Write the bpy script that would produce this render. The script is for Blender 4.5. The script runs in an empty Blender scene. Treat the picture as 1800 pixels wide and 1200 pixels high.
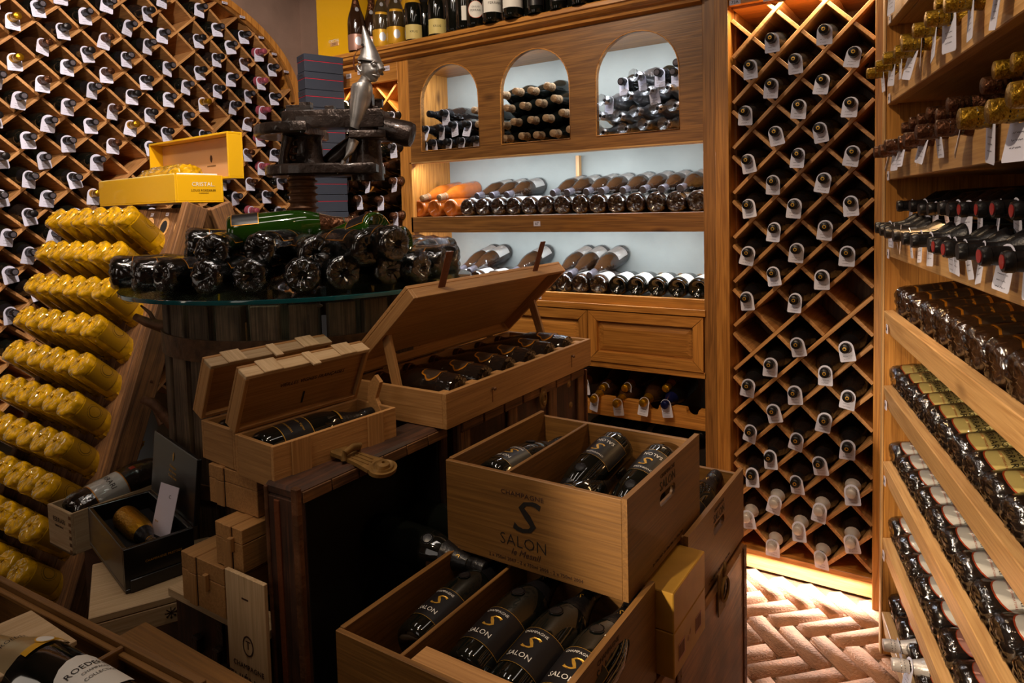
import bpy, bmesh, math, random
from mathutils import Vector as V, Matrix
R = math.radians; PI = math.pi
rnd = random.Random(7)
sc = bpy.context.scene
C = sc.collection
# ---------------- camera, world, lights, exposure ----------------
F, CX, CY = 1200.0, 900.0, 438.85
YAW, PIT, ROL = R(33.2255), R(3.4317), R(-1.4537)
_cy, _sy = math.cos(YAW), math.sin(YAW)
FW = V((-_sy*math.cos(PIT), _cy*math.cos(PIT), -math.sin(PIT)))
_r0 = V((_cy, _sy, 0)); _u0 = _r0.cross(FW)
RT = math.cos(ROL)*_r0 + math.sin(ROL)*_u0
UP = -math.sin(ROL)*_r0 + math.cos(ROL)*_u0
cd = bpy.data.cameras.new('camera'); cam = bpy.data.objects.new('camera', cd); C.objects.link(cam)
cd.sensor_width = 36; cd.lens = 24; cd.shift_y = (CY-600)/1800; cd.clip_start = .02
cam.matrix_world = Matrix(((RT.x, UP.x, -FW.x, 0), (RT.y, UP.y, -FW.y, 0), (RT.z, UP.z, -FW.z, 0), (0, 0, 0, 1)))
sc.camera = cam
sc.view_settings.view_transform = 'Standard'; sc.view_settings.look = 'None'
sc.view_settings.exposure = .35; sc.view_settings.gamma = 1; sc.view_settings.use_curve_mapping = False
w = bpy.data.worlds.new('world'); sc.world = w; w.use_nodes = True
w.node_tree.nodes['Background'].inputs[0].default_value = (.9, .8, .7, 1)
w.node_tree.nodes['Background'].inputs[1].default_value = .05
ZF = -1.408                                   # floor; the camera stands 1.41 m above it at the origin
YB = 2.567                                    # front of the cabinets on the back wall
def lin(c):
    return tuple((x/255/12.92 if x/255 <= .04045 else ((x/255+.055)/1.055)**2.4) for x in c[:3])
def area(name, loc, at, sx, sy, power, col, spread=180):
    l = bpy.data.lights.new(name, 'AREA'); l.shape = 'RECTANGLE'; l.size = sx; l.size_y = sy
    l.energy = power; l.color = lin(col); l.spread = R(spread)
    o = bpy.data.objects.new(name, l); C.objects.link(o); o.location = loc
    d = V(at)-V(loc); o.rotation_euler = d.to_track_quat('-Z', 'Y').to_euler(); return o
def spot(name, loc, at, power, col, ang=50, blend=.6, rad=.04):
    l = bpy.data.lights.new(name, 'SPOT'); l.energy = power; l.color = lin(col); l.spot_size = R(ang); l.spot_blend = blend
    l.shadow_soft_size = rad; o = bpy.data.objects.new(name, l); C.objects.link(o); o.location = loc
    d = V(at)-V(loc); o.rotation_euler = d.to_track_quat('-Z', 'Y').to_euler(); return o
WARM, NEUT, COOL = (255, 205, 150), (255, 238, 222), (238, 246, 255)
# ceiling spots of the cellar, then unseen area lights added as fill
spot('spot_left_rack', (-1.6, .9, 1.5), (-3.4, 1.7, .35), 150, (255, 236, 222), 85, .7)
spot('spot_left_rack_low', (-1.5, .1, 1.4), (-3.4, 1.1, -.2), 72, (255, 232, 214), 66, .7)
spot('spot_riddling', (-1.75, .25, 1.45), (-2.6, 1.25, -.1), 34, (255, 228, 195), 46, .9)
spot('spot_right_rack', (-1.0, .35, 1.45), (.05, 1.5, -.3), 66, (255, 226, 190), 84, .8)
spot('spot_crates', (-.35, .5, 1.45), (-.75, 1.3, -.7), 6, (255, 216, 165), 62, .8)
spot('spot_floor', (-.5, 1.3, 1.45), (-.35, 2.2, -1.4), 26, (255, 228, 205), 36, .6)
spot('spot_cabinet_top', (-1.5, 1.2, 1.5), (-1.8, 2.6, .8), 50, (255, 230, 200), 84, .8)
spot('spot_press', (-1.0, .7, 1.5), (-1.7, 1.5, .2), 58, (255, 238, 220), 46, .8)
spot('spot_doors', (-.9, 1.4, 1.45), (-1.0, 2.6, -.5), 40, (255, 208, 150), 42, .9)
spot('spot_small_boxes', (-.9, -.2, 1.4), (-1.35, .9, -.6), 7, (255, 224, 190), 40, .9)
area('ceiling_fill', (-1.9, .9, 1.57), (-1.9, .9, 0), .12, 1.3, 3.2, (255, 240, 226))  # three unseen strips added for ambient fill and bottle highlights, no fittings modelled
area('ceiling_fill', (-1.0, .8, 1.57), (-1.0, .8, 0), .12, 1.3, 3.4, (255, 240, 226))
area('ceiling_fill', (-.3, 1.2, 1.57), (-.3, 1.2, 0), .12, 1.3, 1.6, (255, 240, 226))
area('front_fill', (-.9, -1.45, .35), (-.6, 2, .1), .7, 1.5, 3, (255, 240, 225))  # frontal fill added behind the camera; the wall there has no opening
area('front_fill_left', (-2.6, -1.45, .3), (.1, 1.5, -.5), .4, 1.5, 4, (255, 236, 214))  # second added frontal fill, aimed across at the right rack
# LED strips fixed inside the cabinets
area('led_arches', (-1.53, 2.62, .69), (-1.53, 2.78, .2), 1.42, .02, 6.5, COOL)
area('led_shelf_one', (-1.53, 2.60, .225), (-1.53, 2.78, -.1), 1.42, .02, 5.6, COOL)
area('led_shelf_two', (-1.53, 2.60, -.125), (-1.53, 2.78, -.4), 1.42, .02, 5.0, COOL)
area('led_lattice', (-.47, 2.555, .70), (-.47, 2.62, -.6), .42, .02, 2.6, (255, 224, 180))
spot('rack_low_fill', (-.95, -.9, -.05), (-.02, 1.62, -.64), 210, (255, 230, 196), 26, .6)  # no LED strip: fill spot added low in the room for the rack labels
area('led_lattice_small', (-2.6, 2.60, .65), (-2.6, 2.70, -.2), .46, .02, 2.0, (255, 214, 165))
area('led_plinth', (-.47, 2.60, -1.322), (-.47, 2.45, -1.47), .44, .02, 6.5, COOL)
area('led_right_rack', (.26, 1.9, -.19), (.12, 1.9, -.5), .02, 1.2, 2.5, (255, 200, 135))
# ---------------- pixel <-> place: points on real planes ----------------
def ray(x, y): return FW+(x-CX)/F*RT-(y-CY)/F*UP
def onY(x, y, Y=YB): v = ray(x, y); return v*(Y/v.y)
def onX(x, y, X): v = ray(x, y); return v*(X/v.x)
def onZ(x, y, Z): v = ray(x, y); return v*(Z/v.z)
# ---------------- materials ----------------
def nodes(m):
    m.use_nodes = True; t = m.node_tree; return t, t.nodes, t.links, t.nodes['Principled BSDF']
def mat(name, col, rough=.5, metal=0, bump=0, bscale=200, coat=0, crinkle=0, var=0, vscale=8, trans=0, alpha=1, spec=.5, emit=None, es=1, ior=1.45, crough=.05, cscale=60):
    m = bpy.data.materials.new(name); t, n, l, b = nodes(m)
    c = lin(col); b.inputs['Base Color'].default_value = (*c, 1); b.inputs['Roughness'].default_value = rough
    b.inputs['Metallic'].default_value = metal; b.inputs['Coat Weight'].default_value = coat; b.inputs['Coat Roughness'].default_value = crough
    b.inputs['Transmission Weight'].default_value = trans; b.inputs['Alpha'].default_value = alpha
    b.inputs['Specular IOR Level'].default_value = spec; b.inputs['IOR'].default_value = ior
    m.diffuse_color = (*c, 1)
    tc = n.new('ShaderNodeTexCoord')
    if emit:
        b.inputs['Emission Color'].default_value = (*lin(emit), 1); b.inputs['Emission Strength'].default_value = es
    if var:
        oi = n.new('ShaderNodeObjectInfo'); va = n.new('ShaderNodeVectorMath'); va.operation = 'ADD'
        l.new(tc.outputs['Object'], va.inputs[0]); l.new(oi.outputs['Location'], va.inputs[1])
        ns = n.new('ShaderNodeTexNoise'); ns.inputs['Scale'].default_value = vscale; ns.inputs['Detail'].default_value = 6
        l.new(va.outputs[0], ns.inputs['Vector'])
        mx = n.new('ShaderNodeMixRGB'); mx.blend_type = 'MULTIPLY'; mx.inputs[0].default_value = 1
        cr = n.new('ShaderNodeValToRGB'); cr.color_ramp.elements[0].position = .3; cr.color_ramp.elements[1].position = .7
        a = 1-var; cr.color_ramp.elements[0].color = (a, a, a, 1); cr.color_ramp.elements[1].color = (1+var*.4,)*3+(1,)
        l.new(ns.outputs[0], cr.inputs[0]); mx.inputs[1].default_value = (*c, 1); l.new(cr.outputs[0], mx.inputs[2]); l.new(mx.outputs[0], b.inputs['Base Color'])
    if bump:
        nb = n.new('ShaderNodeTexNoise'); nb.inputs['Scale'].default_value = bscale; nb.inputs['Detail'].default_value = 5
        l.new(tc.outputs['Object'], nb.inputs['Vector']); bp = n.new('ShaderNodeBump'); bp.inputs['Strength'].default_value = bump
        bp.inputs['Distance'].default_value = .003; l.new(nb.outputs[0], bp.inputs['Height']); l.new(bp.outputs[0], b.inputs['Normal'])
    if crinkle:
        mp = n.new('ShaderNodeMapping'); mp.inputs['Scale'].default_value = (1, 1, .45)
        oi = n.new('ShaderNodeObjectInfo'); va = n.new('ShaderNodeVectorMath'); va.operation = 'ADD'
        l.new(tc.outputs['Object'], va.inputs[0]); l.new(oi.outputs['Location'], va.inputs[1]); l.new(va.outputs[0], mp.inputs[0])
        nb = n.new('ShaderNodeTexNoise'); nb.noise_type = 'RIDGED_MULTIFRACTAL'; nb.inputs['Scale'].default_value = cscale; nb.inputs['Detail'].default_value = 3
        l.new(mp.outputs[0], nb.inputs['Vector']); bp = n.new('ShaderNodeBump'); bp.inputs['Strength'].default_value = crinkle
        bp.inputs['Distance'].default_value = .004; l.new(nb.outputs[0], bp.inputs['Height']); l.new(bp.outputs[0], b.inputs['Coat Normal'])
        if crinkle > .8: l.new(bp.outputs[0], b.inputs['Normal'])
    return m
def film(name, col, thick=.25, scale=55, strength=1.0, gr=.12, gc=.85):
    m = bpy.data.materials.new(name); m.use_nodes = True; t = m.node_tree; n = t.nodes; l = t.links
    n.clear(); out = n.new('ShaderNodeOutputMaterial'); mx = n.new('ShaderNodeMixShader'); tr = n.new('ShaderNodeBsdfTransparent')
    gl = n.new('ShaderNodeBsdfGlossy'); gl.inputs['Roughness'].default_value = gr; gl.inputs['Color'].default_value = (gc, gc*1.01, gc*1.04, 1)
    tr.inputs['Color'].default_value = (*lin(col), 1)
    tc = n.new('ShaderNodeTexCoord'); oi = n.new('ShaderNodeObjectInfo'); va = n.new('ShaderNodeVectorMath'); va.operation = 'ADD'
    l.new(tc.outputs['Object'], va.inputs[0]); l.new(oi.outputs['Location'], va.inputs[1])
    nb = n.new('ShaderNodeTexNoise'); nb.noise_type = 'RIDGED_MULTIFRACTAL'; nb.inputs['Scale'].default_value = scale; nb.inputs['Detail'].default_value = 2.5
    l.new(va.outputs[0], nb.inputs['Vector']); bp = n.new('ShaderNodeBump'); bp.inputs['Strength'].default_value = strength; bp.inputs['Distance'].default_value = .004
    l.new(nb.outputs[0], bp.inputs['Height']); l.new(bp.outputs[0], gl.inputs['Normal'])
    lw = n.new('ShaderNodeLayerWeight'); lw.inputs[0].default_value = .35
    ad = n.new('ShaderNodeMath'); ad.operation = 'ADD'; ad.use_clamp = True; ad.inputs[1].default_value = thick*.35
    ml = n.new('ShaderNodeMath'); ml.operation = 'MULTIPLY'; ml.inputs[1].default_value = .7; l.new(lw.outputs['Fresnel'], ml.inputs[0]); l.new(ml.outputs[0], ad.inputs[0])
    l.new(ad.outputs[0], mx.inputs[0]); l.new(tr.outputs[0], mx.inputs[1]); l.new(gl.outputs[0], mx.inputs[2]); l.new(mx.outputs[0], out.inputs[0])
    m.diffuse_color = (*lin(col), .4); return m
def wood(name, ca, cb, rough=.45, knots=0, ring=1.0, coat=.15, wear=0):
    fam = []
    for ax in range(3):
        m = bpy.data.materials.new(f'{name}_{"xyz"[ax]}'); t, n, l, b = nodes(m)
        b.inputs['Roughness'].default_value = rough; b.inputs['Coat Weight'].default_value = coat; b.inputs['Coat Roughness'].default_value = .3
        tc = n.new('ShaderNodeTexCoord'); oi = n.new('ShaderNodeObjectInfo'); va = n.new('ShaderNodeVectorMath'); va.operation = 'MULTIPLY_ADD'
        cb3 = n.new('ShaderNodeCombineXYZ')
        for i in range(3): l.new(oi.outputs['Random'], cb3.inputs[i])
        va.inputs[1].default_value = (7.3, 3.1, 5.7); l.new(cb3.outputs[0], va.inputs[0]); l.new(tc.outputs['Object'], va.inputs[2])
        mp = n.new('ShaderNodeMapping'); s = [14*ring]*3; s[ax] = .9; mp.inputs['Scale'].default_value = s; l.new(va.outputs[0], mp.inputs[0])
        ns = n.new('ShaderNodeTexNoise'); ns.inputs['Scale'].default_value = 1.6; ns.inputs['Detail'].default_value = 3; ns.inputs['Distortion'].default_value = .6
        l.new(mp.outputs[0], ns.inputs['Vector'])
        sn = n.new('ShaderNodeMath'); sn.operation = 'MULTIPLY'; sn.inputs[1].default_value = 38; l.new(ns.outputs[0], sn.inputs[0])
        si = n.new('ShaderNodeMath'); si.operation = 'SINE'; l.new(sn.outputs[0], si.inputs[0])
        mp2 = n.new('ShaderNodeMapping'); s = [260]*3; s[ax] = 6; mp2.inputs['Scale'].default_value = s; l.new(va.outputs[0], mp2.inputs[0])
        nf = n.new('ShaderNodeTexNoise'); nf.inputs['Scale'].default_value = 1; nf.inputs['Detail'].default_value = 2; l.new(mp2.outputs[0], nf.inputs['Vector'])
        m1 = n.new('ShaderNodeMath'); m1.operation = 'MULTIPLY_ADD'; m1.inputs[1].default_value = .13*ring**-.3; l.new(si.outputs[0], m1.inputs[0]); l.new(nf.outputs[0], m1.inputs[2])
        cr = n.new('ShaderNodeValToRGB'); cr.color_ramp.elements[0].position = .2; cr.color_ramp.elements[1].position = .78
        cr.color_ramp.elements[0].color = (*lin(cb), 1); cr.color_ramp.elements[1].color = (*lin(ca), 1); l.new(m1.outputs[0], cr.inputs[0])
        last = cr.outputs[0]
        hs = n.new('ShaderNodeHueSaturation'); mr = n.new('ShaderNodeMapRange'); mr.inputs[3].default_value = .82; mr.inputs[4].default_value = 1.15
        l.new(oi.outputs['Random'], mr.inputs[0]); l.new(mr.outputs[0], hs.inputs['Value']); l.new(last, hs.inputs['Color']); last = hs.outputs[0]
        if knots:
            mk = n.new('ShaderNodeMapping'); s = [5.2]*3; s[ax] = 2.6; mk.inputs['Scale'].default_value = s; l.new(va.outputs[0], mk.inputs[0])
            vo = n.new('ShaderNodeTexVoronoi'); vo.inputs['Scale'].default_value = 1; l.new(mk.outputs[0], vo.inputs['Vector'])
            kr = n.new('ShaderNodeValToRGB'); kr.color_ramp.elements[0].position = .035; kr.color_ramp.elements[1].position = .13
            kr.color_ramp.elements[0].color = (.22, .16, .12, 1); kr.color_ramp.elements[1].color = (1, 1, 1, 1); l.new(vo.outputs['Distance'], kr.inputs[0])
            mx = n.new('ShaderNodeMixRGB'); mx.blend_type = 'MULTIPLY'; mx.inputs[0].default_value = knots; l.new(last, mx.inputs[1]); l.new(kr.outputs[0], mx.inputs[2]); last = mx.outputs[0]
        if wear:
            wn = n.new('ShaderNodeTexNoise'); wn.inputs['Scale'].default_value = 9; wn.inputs['Detail'].default_value = 7; l.new(va.outputs[0], wn.inputs['Vector'])
            wr = n.new('ShaderNodeValToRGB'); wr.color_ramp.elements[0].position = .42; wr.color_ramp.elements[1].position = .6; wr.color_ramp.elements[0].color = (.35, .33, .33, 1)
            wr.color_ramp.elements[1].color = (1, 1, 1, 1); l.new(wn.outputs[0], wr.inputs[0])
            mx = n.new('ShaderNodeMixRGB'); mx.blend_type = 'MULTIPLY'; mx.inputs[0].default_value = wear; l.new(last, mx.inputs[1]); l.new(wr.outputs[0], mx.inputs[2]); last = mx.outputs[0]
        l.new(last, b.inputs['Base Color'])
        bp = n.new('ShaderNodeBump'); bp.inputs['Strength'].default_value = .18; bp.inputs['Distance'].default_value = .0015; l.new(m1.outputs[0], bp.inputs['Height']); l.new(bp.outputs[0], b.inputs['Normal'])
        fam.append(m)
    return fam
PINE = wood('stained_pine', (204, 142, 66), (150, 96, 38), .4, .85)
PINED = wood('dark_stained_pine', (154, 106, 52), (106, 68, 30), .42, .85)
SLAT = wood('lattice_pine', (210, 158, 98), (164, 112, 62), .5, .4)
RAIL = wood('pale_spruce', (208, 164, 106), (176, 130, 78), .5, .5)
OAK = wood('oak', (184, 138, 84), (152, 108, 60), .55, 0, 2.2, .05)
OAKD = wood('brown_crate_wood', (136, 95, 44), (104, 70, 29), .5, 0, 1.8, .1)
PALE = wood('pale_box_wood', (205, 178, 140), (178, 148, 108), .6, 0, 1.2, 0)
OLD = wood('weathered_wood', (150, 104, 58), (84, 54, 30), .75, .3, 1.5, 0, .6)
OLDG = wood('old_grey_stave', (120, 98, 74), (66, 50, 36), .8, .3, 1.5, 0, .7)
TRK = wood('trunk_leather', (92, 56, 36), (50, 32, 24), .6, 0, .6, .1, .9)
TRK2 = wood('trunk_tan_leather', (160, 108, 60), (112, 70, 38), .5, 0, .5, .2, .8)
M = {
 'glass': mat('dark_bottle_glass', (14, 16, 13), .06, coat=.3, spec=.7),
 'brown': mat('brown_bottle_glass', (40, 24, 14), .06, coat=.3, spec=.7),
 'green': mat('green_bottle_glass', (26, 58, 8), .05, coat=.5, spec=.7, var=.6, vscale=9),
 'clear': mat('clear_champagne_glass', (66, 54, 36), .06, coat=.6, spec=.7, var=.5, vscale=14),
 'rose': mat('amber_rose_wine', (176, 92, 30), .10, coat=1, crinkle=.7, var=.3, vscale=20),
 'wrapd': mat('dark_glass_in_film', (30, 25, 23), .12, coat=1, crinkle=.95, cscale=75),
 'wrapb': mat('brown_glass_in_film', (58, 37, 22), .14, coat=1, crinkle=.6, cscale=40),
 'amber': mat('yellow_glass', (184, 138, 8), .1, coat=1, crinkle=.9, var=.6, vscale=26, cscale=30),
 'yfilm': mat('crumpled_yellow_film', (194, 146, 14), .1, coat=1, crinkle=1.6, var=.6, vscale=40, cscale=42),
 'film': film('clear_film', (250, 250, 250), .22),
 'film2': film('bunched_clear_film', (240, 240, 240), .75, 70, 1.0, .3, .55),
 'foilk': mat('black_foil', (26, 25, 27), .32, .3, bump=.5, bscale=90),
 'foilg': mat('gold_foil', (190, 140, 28), .28, .85, bump=.8, bscale=110),
 'foilgr': mat('olive_gold_foil', (160, 122, 28), .26, .8, bump=2.2, bscale=120, var=.4, vscale=60),
 'foilc': mat('copper_foil', (96, 60, 38), .28, .75, bump=1.8, bscale=120, var=.5, vscale=60),
 'foilp': mat('pink_foil', (176, 88, 104), .38, .4, bump=.3, bscale=90),
 'foils': mat('silver_white_foil', (205, 200, 196), .35, .3, bump=.4, bscale=90),
 'foilb': mat('beige_wired_foil', (150, 122, 90), .4, .4, bump=1.6, bscale=180),
 'foilbl': mat('blue_foil', (22, 28, 78), .3, .5, bump=.3, bscale=90),
 'foilgy': mat('grey_foil', (96, 92, 100), .4, .4, bump=.6, bscale=90),
 'capred': mat('red_cap_disc', (150, 34, 30), .4),
 'cork': mat('cork', (196, 132, 70), .8, bump=.4, bscale=300),
 'tag': mat('white_card_tag', (214, 216, 236), .75), 'ink': mat('grey_ink', (96, 96, 112), .8),
 'inkb': mat('black_ink', (24, 20, 18), .6), 'inkbr': mat('brown_branded_ink', (58, 34, 22), .7),
 'white': mat('white_label_paper', (222, 220, 214), .6), 'cream': mat('cream_label_paper', (214, 196, 124), .55),
 'goldlab': mat('gold_label', (204, 154, 36), .35, .15, bump=.1), 'pinklab': mat('pink_label_paper', (176, 128, 118), .6),
 'greylab': mat('silver_label', (180, 184, 196), .35, .5), 'blacklab': mat('black_label', (22, 20, 22), .35),
 'orangelab': mat('orange_gold_line', (214, 140, 30), .4, .4), 'shield': mat('dark_shield_label', (74, 58, 46), .45),
 'goldink': mat('gold_ink', (206, 158, 62), .35, .6), 'whiteink': mat('white_ink', (214, 210, 204), .5), 'redline': mat('red_line', (176, 66, 24), .5),
 'olabel': mat('olive_yellow_label', (124, 90, 8), .35, coat=.4), 'oline': mat('dark_yellow_print', (60, 42, 6), .5),
 'yellow': mat('yellow_lacquered_board', (206, 158, 12), .38, coat=.2), 'goldbox': mat('old_gold_board', (178, 134, 50), .42, .1, var=.12, vscale=30),
 'innerpaper': mat('gold_pink_lining', (206, 160, 112), .35, .3), 'blackbox': mat('black_lacquer_board', (17, 16, 18), .3, coat=.2),
 'giftbox': mat('slate_gift_box', (44, 50, 62), .5), 'red': mat('red_stripe', (196, 40, 60), .4), 'card': mat('lilac_white_card', (214, 206, 220), .6),
 'iron': mat('oily_cast_iron', (62, 50, 44), .34, .55, bump=1.6, bscale=46, var=.6, vscale=18, coat=.3), 'rust': mat('rusty_iron', (118, 80, 54), .55, .45, bump=.9, bscale=60, var=.5, vscale=20),
 'hoop': mat('rusty_hoop_iron', (96, 66, 42), .6, .35, bump=.8, bscale=60, var=.6, vscale=30), 'silver': mat('aged_silver', (196, 192, 188), .36, .85, bump=.25, bscale=40, var=.35, vscale=22),
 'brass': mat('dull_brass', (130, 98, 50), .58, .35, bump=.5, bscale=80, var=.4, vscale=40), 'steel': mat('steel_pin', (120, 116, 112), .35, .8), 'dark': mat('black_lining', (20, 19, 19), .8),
 'leather': mat('brown_leather', (104, 56, 30), .5, bump=.4, bscale=120), 'tglass': mat('table_glass', (210, 240, 235), .02, trans=1, ior=1.5), 'tedge': mat('teal_glass_edge', (10, 84, 92), .08, coat=1, var=.4, vscale=12),
 'plaster': mat('rosy_plaster', (150, 124, 108), .9, bump=.6, bscale=22, var=.22, vscale=5), 'concrete': mat('grey_concrete_plaster', (150, 155, 150), .85, bump=.5, bscale=26, var=.24, vscale=3),
 'rosegold': mat('rose_gold_label', (150, 112, 98), .4, .3), 'brick': mat('terracotta_brick', (184, 130, 92), .95, bump=1.4, bscale=120, var=.25, vscale=26), 'mortar': mat('sandy_mortar', (120, 88, 58), .95, bump=1, bscale=200, var=.3, vscale=60),
 'stickf': mat('frost', (190, 190, 196), .4), 'ceil': mat('vault_plaster', (140, 122, 108), .95, bump=.3, bscale=30), 'plate': mat('white_number_plate', (206, 200, 214), .5), 'velvet': mat('black_velvet', (14, 13, 15), .95),
 'champfoil': mat('pale_gold_foil', (170, 150, 112), .35, .6, bump=.15, bscale=60),
}
# ---------------- mesh and object helpers ----------------
def fam(m, dims):
    if isinstance(m, list): return m[max(range(3), key=lambda i: dims[i])]
    return m if not isinstance(m, str) else M[m]
def mk(name, vs, fs, m, smooth=False, mats=None, mi=None):
    me = bpy.data.meshes.new(name); me.from_pydata([tuple(v) for v in vs], [], fs)
    for x in (mats or [m]): me.materials.append(x if not isinstance(x, str) else M[x])
    if mi: me.polygons.foreach_set('material_index', mi)
    if smooth: me.polygons.foreach_set('use_smooth', [True]*len(me.polygons))
    me.update(); return me
def ob(name, me, parent=None, mx=None, loc=None, rot=None):
    o = bpy.data.objects.new(name, me); C.objects.link(o)
    if parent: o.parent = parent
    if mx is not None: o.matrix_basis = mx
    else:
        if loc is not None: o.location = loc
        if rot is not None: o.rotation_euler = rot
    return o
def tag(o, label=None, cat=None, group=None, kind=None):
    if label:
        ws = label.split(); assert 4 <= len(ws) <= 16, (len(ws), label)
        o['label'] = label
    if cat: o['category'] = cat
    if group: o['group'] = group
    if kind: o['kind'] = kind
    return o
def empty(name, loc=(0, 0, 0), rot=(0, 0, 0), mx=None):
    o = bpy.data.objects.new(name, None); C.objects.link(o); o.empty_display_size = .05
    if mx is not None: o.matrix_basis = mx
    else: o.location = loc; o.rotation_euler = rot
    return o
_bc = {}
def boxmesh(d, m, bev=.0012, grain=None):
    mm = m[grain] if (grain is not None and isinstance(m, list)) else fam(m, d)
    k = (tuple(round(x, 4) for x in d), mm.name, bev)
    if k in _bc: return _bc[k]
    x, y, z = d[0]/2, d[1]/2, d[2]/2; b = min(bev, .3*min(d))
    vs, fs = [], []
    if b <= 0:
        vs = [(sx*x, sy*y, sz*z) for sx in (-1, 1) for sy in (-1, 1) for sz in (-1, 1)]
        fs = [(0, 1, 3, 2), (4, 6, 7, 5), (0, 4, 5, 1), (2, 3, 7, 6), (0, 2, 6, 4), (1, 5, 7, 3)]
        me = mk('box', vs, fs, mm)
    else:
        bm = bmesh.new(); bmesh.ops.create_cube(bm, size=1)
        for v in bm.verts: v.co = (v.co.x*d[0], v.co.y*d[1], v.co.z*d[2])
        bmesh.ops.bevel(bm, geom=bm.edges[:], offset=b, segments=1, affect='EDGES')
        me = bpy.data.meshes.new('box'); bm.to_mesh(me); bm.free(); me.materials.append(mm)
    _bc[k] = me; return me
def box(name, lo, hi, m, parent=None, bev=.0012, grain=None, rot=None):
    d = [abs(hi[i]-lo[i]) for i in range(3)]; c = [(hi[i]+lo[i])/2 for i in range(3)]
    return ob(name, boxmesh(d, m, bev, grain), parent, None, c, rot)
def boxc(name, c, d, m, parent=None, rot=None, bev=.0012, grain=None, mx=None):
    return ob(name, boxmesh(d, m, bev, grain), parent, mx, c if mx is None else None, rot)
class G:
    def __init__(s): s.v = []; s.f = []; s.m = []
    def add(s, vs, fs, T=None, mi=0):
        n = len(s.v); s.v += [tuple((T @ V(v)) if T is not None else v) for v in vs]
        s.f += [tuple(i+n for i in f) for f in fs]; s.m += [mi]*len(fs); return s
    def box(s, lo, hi, T=None, mi=0):
        x0, y0, z0 = lo; x1, y1, z1 = hi
        return s.add([(x0, y0, z0), (x1, y0, z0), (x1, y1, z0), (x0, y1, z0), (x0, y0, z1), (x1, y0, z1), (x1, y1, z1), (x0, y1, z1)],
            [(3, 2, 1, 0), (4, 5, 6, 7), (0, 1, 5, 4), (1, 2, 6, 5), (2, 3, 7, 6), (3, 0, 4, 7)], T, mi)
    def lathe(s, prof, seg=20, T=None, mi=0, fn=None):
        vs, fs = [], []; n = len(prof)
        for i in range(seg):
            a = 2*PI*i/seg
            for (r, z) in prof:
                p = (r*math.cos(a), r*math.sin(a), z); vs.append(fn(p, a) if fn else p)
        for i in range(seg):
            j = (i+1) % seg
            for k in range(n-1):
                fs.append((i*n+k, j*n+k, j*n+k+1, i*n+k+1))
        return s.add(vs, fs, T, mi)
    def tube(s, pts, rad, seg=8, T=None, mi=0, caps=True):
        vs, fs = [], []; pts = [V(p) for p in pts]; n = len(pts); rs = rad if isinstance(rad, (list, tuple)) else [rad]*n
        for i, p in enumerate(pts):
            t = (pts[min(i+1, n-1)]-pts[max(i-1, 0)]).normalized()
            a = t.cross(V((0, 0, 1)) if abs(t.z) < .9 else V((1, 0, 0))).normalized(); b = t.cross(a)
            for k in range(seg): an = 2*PI*k/seg; vs.append(p+rs[i]*(math.cos(an)*a+math.sin(an)*b))
        for i in range(n-1):
            for k in range(seg): k2 = (k+1) % seg; fs.append((i*seg+k, i*seg+k2, (i+1)*seg+k2, (i+1)*seg+k))
        if caps: fs.append(tuple(range(seg))[::-1]); fs.append(tuple((n-1)*seg+k for k in range(seg)))
        return s.add(vs, fs, T, mi)
    def prism(s, poly, z0, z1, T=None, mi=0):      # polygon in xy, extruded in z
        n = len(poly); vs = [(x, y, z0) for x, y in poly]+[(x, y, z1) for x, y in poly]
        fs = [tuple(range(n))[::-1], tuple(range(n, 2*n))]+[(i, (i+1) % n, n+(i+1) % n, n+i) for i in range(n)]
        return s.add(vs, fs, T, mi)
    def me(s, name, m, smooth=False, mats=None):
        return mk(name, s.v, s.f, m if not isinstance(m, list) else m[0], smooth, mats, s.m if mats else None)
def autosmooth(me, ang=40):
    bm = bmesh.new(); bm.from_mesh(me); bmesh.ops.recalc_face_normals(bm, faces=bm.faces[:])
    for e in bm.edges: e.smooth = not (len(e.link_faces) == 2 and e.calc_face_angle(0) > R(ang))
    for f in bm.faces: f.smooth = True
    bm.to_mesh(me); bm.free(); return me
_tc = {}
def textmesh(s, size, m, bend=0, thick=.0004, align='CENTER', shear=0, res=2, sx=1, bold=0):
    k = (s, round(size, 4), m, round(bend, 4), thick, shear, sx, bold)
    if k in _tc: return _tc[k]
    c = bpy.data.curves.new('text', 'FONT'); c.body = s; c.size = size; c.align_x = align; c.align_y = 'CENTER'; c.shear = shear
    c.resolution_u = res; c.extrude = 0 if bend else thick/2; c.offset = bold; c.space_character = 1.05
    o = bpy.data.objects.new('text', c); C.objects.link(o); dg = bpy.context.evaluated_depsgraph_get()
    me = bpy.data.meshes.new_from_object(o.evaluated_get(dg)); bpy.data.objects.remove(o); bpy.data.curves.remove(c)
    me.materials.clear(); me.materials.append(M[m])
    for v in me.vertices:
        v.co.x *= sx
        if bend: a = v.co.x/bend; v.co = (bend*math.sin(a), v.co.y, bend*math.cos(a)+v.co.z)
    _tc[k] = me; return me
def frame(o, z, up=(0, 0, 1)):                 # local z along z, local y towards up
    z = V(z).normalized(); u = V(up); y = (u-u.dot(z)*z).normalized(); x = y.cross(z)
    return Matrix(((x.x, y.x, z.x, o[0]), (x.y, y.y, z.y, o[1]), (x.z, y.z, z.z, o[2]), (0, 0, 0, 1)))
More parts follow.
